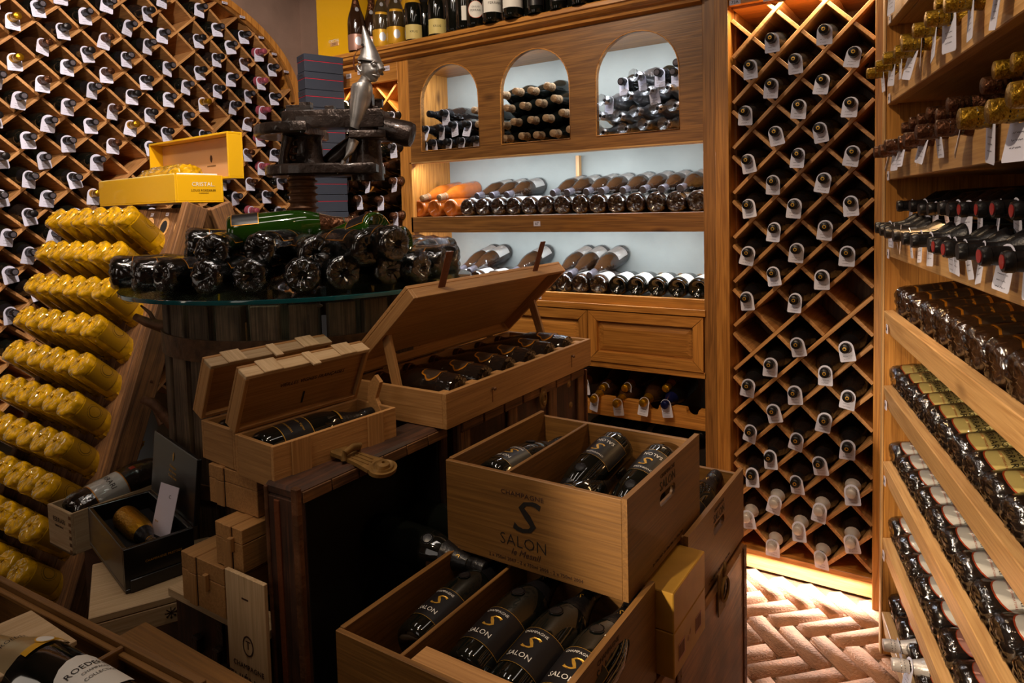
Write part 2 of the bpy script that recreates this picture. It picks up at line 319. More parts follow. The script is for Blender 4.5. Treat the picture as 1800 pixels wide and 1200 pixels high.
def on_face(me_name, txt, size, m, parent, origin, xdir, ydir, **k):   # text lying on a plane, reading along xdir
    x = V(xdir).normalized(); y = V(ydir); y = (y-y.dot(x)*x).normalized(); z = x.cross(y)
    mx = Matrix(((x.x, y.x, z.x, origin[0]), (x.y, y.y, z.y, origin[1]), (x.z, y.z, z.z, origin[2]), (0, 0, 0, 1)))
    return ob(me_name, textmesh(txt, size, m, **k), parent, mx)
ORD = ['first', 'second', 'third', 'fourth', 'fifth', 'sixth', 'seventh', 'eighth', 'ninth', 'tenth', 'eleventh', 'twelfth', 'thirteenth', 'fourteenth', 'fifteenth', 'sixteenth', 'seventeenth', 'eighteenth', 'nineteenth', 'twentieth'] + ['twenty-'+x for x in ('first', 'second', 'third', 'fourth', 'fifth', 'sixth', 'seventh', 'eighth', 'ninth')]
# ---------------- bottles: body (the thing) > foil, label, tag, film ----------------
CH = [(0, .022), (.016, .014), (.029, .003), (.036, 0), (.042, .004), (.044, .016), (.044, .14), (.0425, .163), (.037, .188), (.028, .213), (.0195, .238), (.0158, .258), (.0145, .272), (.0165, .274), (.0165, .283), (.0148, .285), (.0148, .297), (.011, .301), (0, .301)]
BO = [(0, .03), (.018, .014), (.03, .002), (.035, 0), (.0375, .006), (.038, .02), (.038, .186), (.0355, .203), (.026, .218), (.0175, .229), (.0145, .243), (.0138, .285), (.0152, .286), (.0152, .295), (.012, .298), (0, .298)]
BU = [(0, .026), (.018, .014), (.03, .002), (.036, 0), (.0405, .006), (.041, .02), (.041, .148), (.037, .172), (.028, .198), (.019, .224), (.015, .245), (.014, .283), (.0155, .284), (.0155, .293), (.012, .296), (0, .296)]
FL = [(0, .012), (.03, .002), (.05, 0), (.052, .02), (.052, .12), (.046, .16), (.034, .2), (.023, .24), (.017, .27), (.0165, .29), (.020, .292), (.020, .302), (.016, .312), (0, .312)]
def rad_at(prof, z):
    o = prof[3:]
    for (r0, z0), (r1, z1) in zip(o, o[1:]):
        if z0 <= z <= z1 and z1 > z0: return r0+(r1-r0)*(z-z0)/(z1-z0)
    return o[-1][0]
def sleeve(prof, z0, z1, off, cap=True, n=7):
    zs = [z0+(z1-z0)*i/n for i in range(n+1)]
    zs = sorted(set([z for z in zs]+[z for _, z in prof[4:] if z0 < z < z1]))
    p = [(rad_at(prof, z)+off, z) for z in zs]
    if cap and prof is CH:
        p = [q for q in p if q[1] < .262]+[(.0150, .262), (.0160, .2655), (.0154, .270), (.0166, .2735), (.0172, .279), (.0162, .2855), (.0168, .2895), (.0158, .297), (.0156, .3012), (.0146, .3024), (0, .3028)]
    elif cap: p = p[:-1]+[(p[-1][0]+.0022, z1-.0015), (p[-1][0]+.0016, z1+off), (0, z1+off*1.3)]
    return p
def lathe_me(name, prof, m, seg=20, fn=None):
    return autosmooth(G().lathe(prof, seg, fn=fn).me(name, m), 50)
def patch(name, prof, zc, hw, hh, m, off=.0012, shape='rect', mats=None, rim=0):
    """label on the bottle's +y side: rect or ellipse or shield; rim adds an outer band in a second material"""
    rr = rad_at(prof, zc); n = 24; vs, fs, mi = [], [], []
    def bd(t, k):
        c, s = math.cos(t), math.sin(t)
        if shape == 'rect':
            q = max(abs(c), abs(s)); return hw*k*c/q, hh*k*s/q
        if shape == 'shield':
            rsh = 1+.12*math.cos(3*t+PI/2)+.06*math.cos(6*t); return hw*k*c*rsh, hh*k*s*rsh
        return hw*k*c, hh*k*s
    if shape == 'rect':
        def ax(h, k, r): return sorted(set([-h+2*h*i/k for i in range(k+1)]+([-h+2*h*r, h-2*h*r] if r else [])))
        rx = rim*.5; rz = rim*.5*hw/hh; xs, zs = ax(hw, 14, rx), ax(hh, 6, rz); m_ = len(zs)
        for x in xs:
            for z in zs: a = x/rr; q = rad_at(prof, zc+z)+off; vs.append((q*math.sin(a), q*math.cos(a), zc+z))
        for i in range(len(xs)-1):
            for j in range(m_-1):
                fs.append((i*m_+j, i*m_+j+1, (i+1)*m_+j+1, (i+1)*m_+j)); cx, cz = (xs[i]+xs[i+1])/2, (zs[j]+zs[j+1])/2
                mi.append(1 if rim and (abs(cx) > hw-2*hw*rx or abs(cz) > hh-2*hh*rz) else 0)
        return mk(name, vs, fs, m, True, mats or [m], mi)
    rings = [.2, .4, .55, .7, .85, 1-rim, 1] if rim else [.2, .4, .6, .8, 1]
    def P(x, z): a = x/rr; q = rad_at(prof, zc+z)+off; return (q*math.sin(a), q*math.cos(a), zc+z)
    vs.append(P(0, 0))
    for k in rings:
        for i in range(n): vs.append(P(*bd(2*PI*i/n, k)))
    for i in range(n): fs.append((0, 1+i, 1+(i+1) % n)); mi.append(0)
    for j in range(len(rings)-1):
        for i in range(n):
            a, b = 1+j*n+i, 1+j*n+(i+1) % n; fs.append((a, a+n, b+n, b)); mi.append(1 if rim and j == len(rings)-2 else 0)
    return mk(name, vs, fs, m, True, mats or [m], mi)
def tag_mesh(seed=0, wx=.021, hy=.058, hole=.0165):
    """card tag in the xy plane: arched top round the neck, hanging to -y, with a few written lines"""
    r = random.Random(seed); n = 10; out, inn = [], []
    for i in range(n+1): a = PI*i/n; out.append((wx*math.cos(a)*1.05, wx*1.05*math.sin(a))); 
    out += [(-wx*1.1, -hy+.004), (-wx*1.0, -hy), (wx*1.0, -hy), (wx*1.1, -hy+.004)]
    for (x, y) in out: d = math.hypot(x, y); inn.append((hole*x/d, hole*y/d))
    k = len(out); vs, fs, mi = [], [], []
    for z in (0, .0006):
        vs += [(x, y, z) for x, y in out]+[(x, y, z) for x, y in inn]
    for i in range(k):
        j = (i+1) % k
        fs += [(i, j, k+j, k+i), (2*k+i, 3*k+i, 3*k+j, 2*k+j), (i, 2*k+i, 2*k+j, j)]; mi += [0]*3
    for row in range(r.choice((2, 3, 3))):
        y = -.028-.010*row; x = -.013
        while x < .011:
            ww = r.uniform(.0015, .004); dy = r.uniform(-.0015, .0015); b = len(vs)
            vs += [(x, y+dy, .0009), (x+ww, y-dy, .0009), (x+ww, y-dy+.0011, .0009), (x, y+dy+.0011, .0009)]; fs.append((b, b+1, b+2, b+3)); mi.append(1); x += ww+r.choice((.0002, .0002, .002))
    return mk('tag', vs, fs, None, False, ['tag', 'ink'], mi)
TAGS = [tag_mesh(i, .0195, .054) for i in range(6)]+[tag_mesh(9, .023, .066)]+[tag_mesh(20+i, .0225, .046) for i in range(6)]+[tag_mesh(40+i, .0255, .050) for i in range(6)]
TAGBACK = mk('tag', [(-.009, 0, 0), (.009, 0, 0), (.009, .034, .004), (-.009, .034, .004), (-.009, 0, .0006), (.009, 0, .0006), (.009, .034, .0046), (-.009, .034, .0046)], [(0, 1, 2, 3), (4, 5, 6, 7), (0, 1, 5, 4), (2, 3, 7, 6), (1, 2, 6, 5), (0, 3, 7, 4)], None, False, ['tag'])
KIND = {}; CHK = set(); WRK = set()
def kind(key, prof, glass, foil=None, f0=.225, label=None, wrap=None, seg=32, texts=(), s=1.0, extra=(), disc=None):
    parts = []
    if prof is CH or prof is FL: CHK.add(key)
    if wrap: CHK.add(key); WRK.add(key)
    L = prof[-1][1]
    if foil: parts.append(('foil_capsule', lathe_me(key+'_foil', sleeve(prof, f0, L, .0009), foil, 16), None))
    if disc: parts.append(('cap_disc', lathe_me(key+'_disc', [(.0035, L+.0014), (.0062, L+.0014), (.0062, L+.0026), (.0035, L+.0028)] if disc == 'goldink' else [(0, L+.0012), (.0105, L+.0012), (.0105, L+.0024), (0, L+.0026)], disc, 14), None))
    for lb in (label or []): parts.append((lb[0], lb[1], None))
    for (nm, me, mx) in texts: parts.append((nm, me, mx))
    if wrap:
        r = random.Random(key)
        ph = [r.uniform(0, 6) for _ in range(6)]
        def fn(p, a):
            rr = math.hypot(p[0], p[1]); z = p[2]
            k = 1+(.028*math.sin(7*a+ph[0]+z*60)+.02*math.sin(13*a+ph[1]-z*90)+.014*math.sin(23*a+ph[2]+z*140))*(1 if rr < .05 else .6)
            return (p[0]*k, p[1]*k, z+.002*math.sin(9*a+ph[3])*(1 if z < .03 else .3))
        base = [(.012, -.004), (.026, -.006), (.036, -.005)]+[(rad_at(prof, z)+.0022, z) for z in (.004, .018, .05, .09, .13, .16, .19, .215, .24, .262)]
        if wrap == 'film2': base += [(.018, .285), (.017, .300), (.009, .308), (.007, .314), (.015, .326), (.024, .338)]
        parts.append(('cellophane_wrap', lathe_me(key+'_wrap', base, 'film' if wrap != 'film2' else 'film2', 36, fn), None))
    parts += list(extra)
    KIND[key] = (lathe_me(key, prof, glass, seg), parts)
def bottle(key, mx, label, group, cat='bottle', tagm=None, tz=.272, trot=None, name='wine_bottle', s=1.0, skip=()):
    body, parts = KIND[key]
    if s != 1: mx = mx @ Matrix.Scale(s, 4)
    if name == 'wine_bottle' and key in CHK: name = 'film_wrapped_bottle' if key in WRK else 'champagne_bottle'
    o = ob(name, body, None, mx); tag(o, label, cat, group)
    for nm, me, pm in parts:
        if nm in skip: continue
        ob(nm, me, o, pm)
    if tagm is not None:
        tr = trot or (rnd.uniform(-.25, .12), rnd.uniform(-.25, .25), rnd.uniform(-.22, .22))
        t = ob('neck_tag', TAGS[tagm], o, Matrix.Translation((0, -.002, tz)) @ Matrix.Rotation(tr[2], 4, 'Z') @ Matrix.Rotation(tr[0], 4, 'X') @ Matrix.Rotation(tr[1], 4, 'Y'))
    return o
def cyltext(s, size, m, prof, zc, up=0, **k):   # text wrapped round the bottle at height zc, on the +y side
    rr = rad_at(prof, zc)+.0017
    me = textmesh(s, size, m, bend=rr, **k)     # x circumference, y along axis, z radial
    return (me, Matrix(((-1, 0, 0, 0), (0, 0, 1, 0), (0, 1, 0, zc+up), (0, 0, 0, 1))))
def LT(name, s, size, m, prof, zc, **k):
    me, mx = cyltext(s, size, m, prof, zc, **k); return (name, me, mx)
kind('k_black', BO, 'glass', 'foilk', .225, disc='foilgy'); kind('k_blackc', CH, 'glass', 'foilk', .2, disc='foilgy'); kind('k_ringed', CH, 'glass', 'foilk', .2, disc='goldink'); kind('k_ringedw', CH, 'wrapd', 'foilk', .235, disc='goldink')
kind('k_blackbu', BU, 'brown', 'foilk', .225); kind('k_gold', CH, 'wrapb', 'foilg', .235); kind('k_cork', BO, 'wrapb', 'cork', .262)
kind('k_copper', CH, 'brown', 'foilc', .232); kind('k_pink', CH, 'glass', 'foilp', .215); kind('k_wrapk', CH, 'wrapd', 'foilk', .235)
kind('k_olive', CH, 'glass', 'foilgr', .175); kind('k_darkfoil', CH, 'glass', 'foilc', .175)
kind('k_beige', CH, 'glass', 'foilb', .245); kind('k_silver', CH, 'wrapd', 'foils', .222)
kind('k_longk', BO, 'glass', 'foilk', .20); kind('k_longred', BO, 'glass', 'foilk', .20, disc='capred')
kind('k_blue', CH, 'glass', 'foilbl', .215); kind('k_greyfoil', BU, 'wrapb', 'foilgy', .25)
wl = patch('white_label', BU, .068, .060, .040, 'white')
kind('k_burg', BU, 'wrapb', 'foilgy', .25, [('bottle_label', wl)], wrap='film'); kind('k_burgg', BU, 'glass', 'foilb', .25, [('bottle_label', wl), ('gold_seal', patch('seal', BU, .045, .009, .009, 'goldlab', .0012, 'ell'))])
kind('k_rose', CH, 'rose', 'foilb', .25)
kind('k_filmed', CH, 'wrapd', 'foilk', .25, wrap='film2')
_gf = lambda bg, key: kind(key, CH, 'wrapd', 'foilgr', .19, [('bottle_label', patch(key+'_lab', CH, .070, .048, .050, bg, .0012, 'ell', [M[bg], M['redline']], .06))], wrap='film',
    texts=[LT('lettering', 'GIULIO', .0165, 'inkb', CH, .081, sx=.85), LT('lettering', 'FERRARI', .0185, 'inkb', CH, .064, sx=.82), LT('lettering', 'RISERVA DEL FONDATORE', .0055, 'redline', CH, .050)])
_gf('cream', 'k_ovalcream'); _gf('white', 'k_ovalwhite')
kind('k_pinklab', CH, 'wrapd', 'foilgr', .19, [('bottle_label', patch('pk', CH, .070, .046, .048, 'pinklab', .0012, 'ell', [M['pinklab'], M['redline']], .04))], wrap='film', texts=[LT('lettering', 'FERRARI', .011, 'redline', CH, .08)])
kind('k_shield', CH, 'wrapb', 'foilk', .2, [('bottle_label', patch('sh', CH, .075, .048, .046, 'shield', .0012, 'shield', [M['shield'], M['orangelab']], .12)), ('neck_seal', patch('ns', CH, .185, .012, .012, 'shield', .0012, 'shield', [M['shield'], M['orangelab']], .25))], wrap='film',
    texts=[LT('lettering', 'Dom Perignon', .0085, 'orangelab', CH, .09), LT('lettering', 'VINTAGE', .005, 'orangelab', CH, .075)])
kind('k_script', CH, 'glass', 'foilk', .2, [('bottle_label', patch('sl', CH, .075, .055, .040, 'blacklab', .0012, 'rect', [M['blacklab'], M['goldink']], .012)), ('neck_seal', patch('sn', CH, .165, .013, .013, 'blacklab', .0018, 'ell', [M['blacklab'], M['foilk']], .2))],
    texts=[LT('lettering', 'CHAMPAGNE', .0075, 'whiteink', CH, .104), LT('emblem', 'S', .038, 'goldink', CH, .080, shear=.3, sx=1.35), LT('lettering', 'SALON', .014, 'whiteink', CH, .053), LT('lettering', 'S', .016, 'goldink', CH, .238, shear=.3)])
KIND['k_scriptneck'] = (KIND['k_script'][0], [p for p in KIND['k_script'][1] if p[0] in ('foil_capsule', 'neck_seal')]+[KIND['k_script'][1][-1]]); CHK.add('k_scriptneck')
kind('k_press', CH, 'glass', 'foilk', .19, [('bottle_label', patch('pl', CH, .088, .05, .038, 'blacklab', .0012, 'rect', [M['blacklab'], M['orangelab']], .035))], wrap='film')
kind('k_pressg', CH, 'green', 'foilc', .205, [('bottle_label', patch('pg', CH, .04, .05, .03, 'blacklab', .0012, 'rect', [M['blacklab'], M['orangelab']], .03))])
kind('k_goldmed', CH, 'clear', 'goldlab', .235, [('bottle_label', patch('cl', CH, .045, .068, .042, 'goldlab')), ('medallion', patch('cm', CH, .05, .016, .022, 'greylab', .0012, 'ell')), ('neck_band', patch('cb', CH, .165, .034, .006, 'goldlab', .001, 'rect')), ('neck_medallion', patch('cn', CH, .21, .008, .011, 'greylab', .0025, 'ell'))])
kind('k_rosemed', CH, 'brown', 'foilc', .22, [('bottle_label', patch('cl2', CH, .045, .068, .04, 'rosegold')), ('medallion', patch('cm2', CH, .05, .016, .022, 'greylab', .0012, 'ell')), ('neck_medallion', patch('cn2', CH, .21, .009, .012, 'greylab', .002, 'ell'))])
kind('k_yellowshoulder', CH, 'glass', 'goldlab', .185, [('bottle_label', patch('kl', CH, .045, .046, .034, 'cream'))], texts=[LT('lettering', 'KRUG', .014, 'inkb', CH, .045)])
kind('k_white', CH, 'glass', 'foilk', .2, [('bottle_label', patch('wl2', CH, .07, .055, .032, 'white'))], texts=[LT('lettering', 'FERRARI', .016, 'inkb', CH, .075)])
kind('k_gst', CH, 'glass', 'foilgr', .205, [('bottle_label', patch('gs', CH, .072, .036, .038, 'white', .0012, 'ell', [M['white'], M['redline']], .05))], texts=[LT('lettering', 'GIULIO', .011, 'inkb', CH, .083), LT('lettering', 'FERRARI', .013, 'inkb', CH, .068)])
kind('k_saltop', BO, 'glass', 'foilk', .2, [('bottle_label', patch('st', BO, .09, .036, .06, 'blacklab'))], texts=[LT('emblem', 'S', .05, 'goldink', BO, .10, shear=.3, sx=1.2), LT('lettering', 'SALON', .014, 'whiteink', BO, .065)])
kind('k_plain', CH, 'glass', 'foilk', .2)
def puff(key, z0=-.02):
    r = random.Random(key); ph = [r.uniform(0, 6) for _ in range(6)]
    def fn(p, a):
        rr = math.hypot(p[0], p[1]); q = rr/.046
        k = 1+.007*math.sin(9*a+ph[0])+.006*math.sin(17*a+ph[1]); z = p[2]+.0012*q*(1-q)*4*math.sin(11*a+ph[2])+.0012*math.sin(25*a+ph[3])*q
        return (p[0]*k+.010*(1-q), p[1]*k+.006*(1-q), z)
    return lathe_me('puff', [(.001, -.010), (.004, -.014), (.007, -.010), (.006, -.005), (.012, -.0035), (.020, -.003), (.029, -.0035), (.037, -.0035), (.0425, -.001), (.0452, .006), (.0452, .016), (.0448, .024)], 'yfilm', 46, fn)
def skirt(key):
    def fn(p, a): k = 1+.10*math.sin(9*a)*(p[2] > .2)+.05*math.sin(15*a); return (p[0]*k, p[1]*k, p[2])
    return lathe_me('skirt', [(.0452, .15), (.046, .17), (.043, .19), (.037, .21), (.03, .235), (.022, .262), (.012, .28), (.008, .288), (.022, .31)], 'yfilm', 36, fn)
CHK.add('k_yellow'); WRK.add('k_yellow')
KIND['k_yellow'] = (lathe_me('k_yellow', CH, 'amber', 22), [('bottle_label', patch('yl', CH, .075, .060, .045, 'olabel'), None),
    ('medallion', patch('ym', CH, .075, .019, .022, 'olabel', .0016, 'ell', [M['olabel'], M['oline']], .10), None), ('medallion_ring', patch('yr', CH, .075, .025, .028, 'olabel', .0012, 'ell', [M['olabel'], M['oline']], .05), None),
    ('film_gather', puff('ac'), None), ('film_skirt', skirt('b'), None)])
kind('k_flare', FL, 'wrapd', 'foilc', .235, [('bottle_label', patch('fs', FL, .085, .040, .034, 'shield', .0012, 'shield', [M['shield'], M['orangelab']], .14))], wrap='film')
kind('k_vvf', CH, 'glass', 'foilk', .19, [('bottle_label', patch('vv', CH, .075, .036, .036, 'blacklab', .0012, 'rect', [M['blacklab'], M['goldink']], .05)), ('neck_band', patch('vb', CH, .192, .02, .003, 'goldink', .002, 'rect'))],
    texts=[LT('lettering', 'Vieilles Vignes', .008, 'goldink', CH, .09), LT('lettering', 'Francaises', .009, 'goldink', CH, .062)])
kind('k_goldb', CH, 'foilg', 'foilk', .20, wrap=None)
kind('k_big', CH, 'wrapd', 'foilk', .2, [('bottle_label', patch('bg', CH, .078, .062, .036, 'white', .0012, 'rect', [M['white'], M['orangelab']], .04)), ('price_sticker', patch('bs', CH, .142, .006, .006, 'capred', .001, 'rect'))], wrap='film', texts=[LT('lettering', 'FERRARI', .017, 'inkb', CH, .084)])
kind('k_magnum', CH, 'glass', 'champfoil', .166, [('bottle_label', patch('mg', CH, .062, .050, .042, 'white', .0012, 'ell')), ('collar', patch('mc', CH, .160, .030, .006, 'goldlab', .0022, 'rect')), ('medallion', patch('mm', CH, .166, .011, .012, 'white', .003, 'ell', [M['white'], M['goldlab']], .15))],
    texts=[LT('lettering', 'ROEDERER', .0125, 'inkb', CH, .078), LT('lettering', 'COLLECTION', .007, 'inkb', CH, .055), LT('lettering', 'ROEDERER', .009, 'inkb', CH, .215, up=0), LT('lettering', 'CHAMPAGNE', .006, 'inkb', CH, .066)])
# ---------------- the room ----------------
def plane(name, pts, m, kind='structure'):
    return tag(ob(name, mk(name, pts, [tuple(range(len(pts)))], m)), kind=kind)
def slab(name, lo, hi, m): return tag(box(name, lo, hi, m, bev=0), kind='structure')
fl = slab('floor', (-4.2, -1.6, ZF-.06), (1.6, 3.2, ZF-.012), 'mortar')
slab('wall_back', (-4.2, 2.905, ZF), (1.6, 3.1, 1.65), 'plaster')
slab('wall_right', (1.5, -1.6, ZF), (1.6, 3.1, 1.65), 'plaster')
slab('wall_front', (-4.2, -1.6, ZF), (1.6, -1.5, 1.65), 'plaster')
slab('ceiling', (-4.2, -1.6, 1.6), (1.6, 3.1, 1.7), 'ceil')
slab('wall_niche', (-3.85, -1.6, ZF), (-3.76, 3.1, 1.65), 'concrete')
# left wall with the arched opening of the bottle niche
EY, EZ, EA, EB = 1.60, .68, 1.25, .657
XD = -3.40
def arch_pts(a, b, n=40, y0=EY): return [(y0+a*math.cos(t), EZ+b*math.sin(t)) for t in [PI*i/n for i in range(n+1)]]
def wall_left():
    g = G(); A = arch_pts(EA, EB); x0, x1 = -3.60, -3.43; top = 1.65
    def quad(p): 
        vs = [(x1, *q) for q in p]+[(x0, *q) for q in p]; n = len(p)
        g.add(vs, [tuple(range(n)), tuple(range(n, 2*n))[::-1]]+[(i, i+n, (i+1) % n+n, (i+1) % n) for i in range(n)])
    for (y1, z1), (y2, z2) in zip(A, A[1:]): quad([(y1, z1), (y1, top), (y2, top), (y2, z2)][::-1])
    quad([(EY+EA, ZF), (3.1, ZF), (3.1, top), (EY+EA, top)]); quad([(-1.6, ZF), (EY-EA, ZF), (EY-EA, top), (-1.6, top)])
    tag(ob('wall_left', g.me('wall_left', 'plaster')), kind='structure')
wall_left()
# herringbone brick floor, every brick a part of the floor
bl, bw, gap = .210, .070, .0045
BM = []
for i in range(5):
    bm = bmesh.new(); bmesh.ops.create_cube(bm, size=1); r = random.Random(i)
    for v in bm.verts: v.co = (v.co.x*(bl-gap), v.co.y*(bw-gap), v.co.z*.03)
    bmesh.ops.bevel(bm, geom=bm.edges[:], offset=.009, segments=2, affect='EDGES')
    for v in bm.verts: v.co += V((r.uniform(-1, 1), r.uniform(-1, 1), r.uniform(-.6, .6)))*.0022
    me = bpy.data.meshes.new('brick'); bm.to_mesh(me); bm.free(); me.materials.append(M['brick'])
    for p in me.polygons: p.use_smooth = True
    BM.append(me)
ang = R(-46); ca, sa = math.cos(ang), math.sin(ang); nb = 0
for k in range(-40, 60):
    for j in range(-14, 14):
        for hv in (0, 1):
            if hv == 0: x, y = (k+6*j+1.5)*bw, (k+.5)*bw
            else: x, y = (k+5+6*j+.5)*bw, (k+1.5)*bw
            X, Y = x*ca-y*sa-.6, x*sa+y*ca+2.0
            if -1.0 < X < .0 and 1.25 < Y < 2.66 and nb < 300 and not (X > -.13+(Y-2.37)*-.25):
                ob('brick', BM[rnd.randrange(5)], fl, None, V((X, Y, ZF-.013+rnd.uniform(-.002, .002)))-fl.location, (rnd.uniform(-.012, .012), rnd.uniform(-.012, .012), ang+(PI/2 if hv else 0)+(PI if rnd.random() < .5 else 0)+rnd.uniform(-.02, .02))); nb += 1
# ---------------- lattices ----------------
def lattice(root, O, e, nrm, hp, vp, dep, inside, cr, kr, th=.013, m=SLAT, back=None):
    e = V(e); nrm = V(nrm); z = V((0, 0, 1)); O = V(O); hv = vp/2
    def pt(c, k, s): return (c*hp, -k*vp+s*c*hv)
    def board(p, q, off=0):
        d = V((q[0]-p[0], q[1]-p[1])); L = d.length
        if L < .02: return
        x = (e*d.x+z*d.y)/L; y = -nrm; zz = x.cross(y)
        c = O+e*(p[0]+q[0])/2+z*(p[1]+q[1])/2-nrm*(dep/2+off)
        mx = Matrix(((x.x, y.x, zz.x, c.x), (x.y, y.y, zz.y, c.y), (x.z, y.z, zz.z, c.z), (0, 0, 0, 1)))
        ob('lattice_slat', boxmesh((round(L, 3), dep-off, th), m, .0012), root, mx)
    def clip(p, q):
        n = 80; ok = [i for i in range(n+1) if inside(p[0]+(q[0]-p[0])*i/n, p[1]+(q[1]-p[1])*i/n)]
        if not ok: return None
        f = lambda i: (p[0]+(q[0]-p[0])*i/n, p[1]+(q[1]-p[1])*i/n)
        return f(ok[0]), f(ok[-1])
    for k in range(*kr):
        s = clip(pt(cr[0], k, 1), pt(cr[1], k, 1))
        if s: board(*s)
    for k in range(*kr):
        for c in range(*cr):
            p, q = pt(c, k, -1), pt(c+1, k, -1); L = math.hypot(q[0]-p[0], q[1]-p[1]); t = th*.55/L
            p2 = (p[0]+(q[0]-p[0])*t, p[1]+(q[1]-p[1])*t); q2 = (q[0]-(q[0]-p[0])*t, q[1]-(q[1]-p[1])*t)
            mid = ((p[0]+q[0])/2, (p[1]+q[1])/2)
            s = clip(p2, q2)
            if s: board(*s, off=.004)
def proj(P):
    P = V(P); d = P.dot(FW); return (CX+F*P.dot(RT)/d, CY-F*P.dot(UP)/d)
def cells(O, e, hp, vp, cr, rr, inside, lift):
    out = []; e = V(e)
    for c in range(*cr):
        col = []
        for r2 in range(*rr):
            if (r2+c) % 2 == 0: continue
            r = r2/2; u, w_ = c*hp, -r*vp
            if inside(u, w_-.02) and inside(u, w_+.03):
                P = V(O)+e*u+V((0, 0, w_-vp/2+lift)); col.append((c, r2, P))
        out.append(col)
    return out
# the arched rack in the niche of the left wall
rackD = tag(empty('wine_rack', (0, 0, 0)), 'large arched diamond lattice wine rack set into the plastered left wall', 'wine rack')
O_D = V((XD-.005, 1.3325, .3018)); HP, VP = .0937, .165
insD = lambda u, w_: ((u+O_D.y-EY)/(EA-.03))**2+(max(0, w_+O_D.z-EZ)/(EB-.03))**2 < 1 and w_+O_D.z > -.95 and u+O_D.y > 1.02
lattice(rackD, O_D, (0, 1, 0), (1, 0, 0), HP, VP, .27, insD, (-4, 18), (-16, 18))
def archband():
    A = arch_pts(EA+.004, EB+.004, 48); B = arch_pts(EA-.034, EB-.034, 48); A = [(EY+EA+.004, -1.40)]+A; B = [(EY+EA-.034, -1.40)]+B
    A.append((EY-EA-.004, -1.40)); B.append((EY-EA+.034, -1.40))
    g = G(); x0, x1 = -3.68, -3.385
    for i in range(len(A)-1):
        p = [A[i], A[i+1], B[i+1], B[i]]
        g.add([(x1, *q) for q in p]+[(x0, *q) for q in p], [(0, 1, 2, 3), (4, 7, 6, 5), (0, 4, 5, 1), (2, 6, 7, 3)])
    ob('arch_frame', g.me('arch_frame', PINE[2]), rackD)
    B2 = arch_pts(EA-.034, EB-.034, 48); C2 = arch_pts(EA-.052, EB-.052, 48); g = G()
    for i in range(len(B2)-1):
        p = [B2[i], B2[i+1], C2[i+1], C2[i]]; g.add([(-3.40, *q) for q in p]+[(-3.42, *q) for q in p], [(0, 1, 2, 3), (4, 7, 6, 5), (2, 6, 7, 3)])
    ob('inner_bead', g.me('inner_bead', PINED[2]), rackD)
archband()
def numplate(parent, c, d, s, size=.010, xdir=None, ydir=(0, 0, 1)):
    p = boxc('number_plate', c, d, 'plate', parent, bev=0); xd = V(xdir); z = xd.cross(V(ydir))
    on_face('lettering', s, size, 'inkb', p, V(z)*(abs(V(d).dot(z))/2+.0006), xd, ydir); return p
for (px, py), s in zip([(395, 5), (426, 30), (459, 66), (482, 95), (503, 126)], ['102C', '103A', '103B', '104A', '104B']):
    P = onX(px, py, -3.384); numplate(rackD, P, (.002, .034, .013), s, .011, (0, 1, 0))
EMPT = [(200, 42), (285, 28), (312, 82), (388, 68), (388, 118), (385, 195), (330, 42), (40, 465)]
GOLDS = [(30, 33), (33, 105), (240, 220), (245, 285), (350, 168), (182, 340)]
COPP = [(82, 70), (90, 140), (190, 60), (194, 125), (198, 190), (202, 250), (415, 50), (418, 105), (420, 155), (425, 215), (440, 265), (445, 315)]
PINK = [(450, 88), (455, 140), (460, 186), (465, 250), (470, 305), (455, 350), (475, 215)]
def near(p, L, d=24): return any(abs(p[0]-a)+abs(p[1]-b) < d for a, b in L)
ncol = 0
for col in cells(O_D, (0, 1, 0), HP, VP, (-1, 16), (-20, 26), lambda u, w_: insD(u, w_) and insD(u+.05, w_), .066):
    row = 0; used = False
    for c, r2, P in col:
        tip = P+V((.07, 0, 0)); px, py = proj(tip)
        if px < -25 or py < -22 or py > 700: continue
        if py > 400 and px > 118-(py-400)*.36 and px < 330: continue
        if px > 300 and py > 440: continue
        if 180 < px < 395 and 255 < py < 350 and px < 410: continue
        row += 1
        if not used: used = True; ncol += 1
        if near((px, py), EMPT, 20): continue
        kd, word = ('k_black', 'black-capped'); 
        if near((px, py), GOLDS): kd, word = 'k_gold', 'gold-capped'
        elif near((px, py), COPP): kd, word = ('k_copper', 'copper-capped')
        elif near((px, py), PINK): kd, word = 'k_pink', 'pink-capped'
        elif rnd.random() < .45: kd = 'k_blackc' if rnd.random() < .5 else 'k_wrapk'
        dv = V((1, rnd.uniform(-.05, .05), rnd.uniform(-.05, .0)))
        bottle(kd, frame(P-V((.208+rnd.uniform(-.015, .02), 0, 0)), dv), f'{word} bottle with white tag, arched left rack, {ORD[ncol-1]} column from left, {ORD[row-1]} cell down', 'tagged bottles in the arched left rack', tagm=13+rnd.randrange(6), tz=.243)
# ---------------- the fitted cabinet on the back wall ----------------
cab = tag(empty('wine_cabinet'), 'stained pine wall cabinet with three arched openings, lit shelves and panelled doors', 'cabinet')
XL, XR = -2.262, -.803; YW = 2.90
box('rear_panel', (-2.298, 2.888, ZF), (-.778, 2.903, .742), 'concrete', cab, 0)
def cb(name, lo, hi, m=PINE, **k): return box(name, lo, hi, m, cab, **k)
cb('side_panel', (-2.300, YB+.03, ZF+.0), (-2.275, YW, .745)); cb('side_panel', (-.80, YB+.03, ZF), (-.775, YW, .745))
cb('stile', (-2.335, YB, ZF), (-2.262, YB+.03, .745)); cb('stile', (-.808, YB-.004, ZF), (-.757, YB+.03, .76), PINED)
cb('top_panel', (-2.275, YB+.03, .70), (-.80, YW, .72))
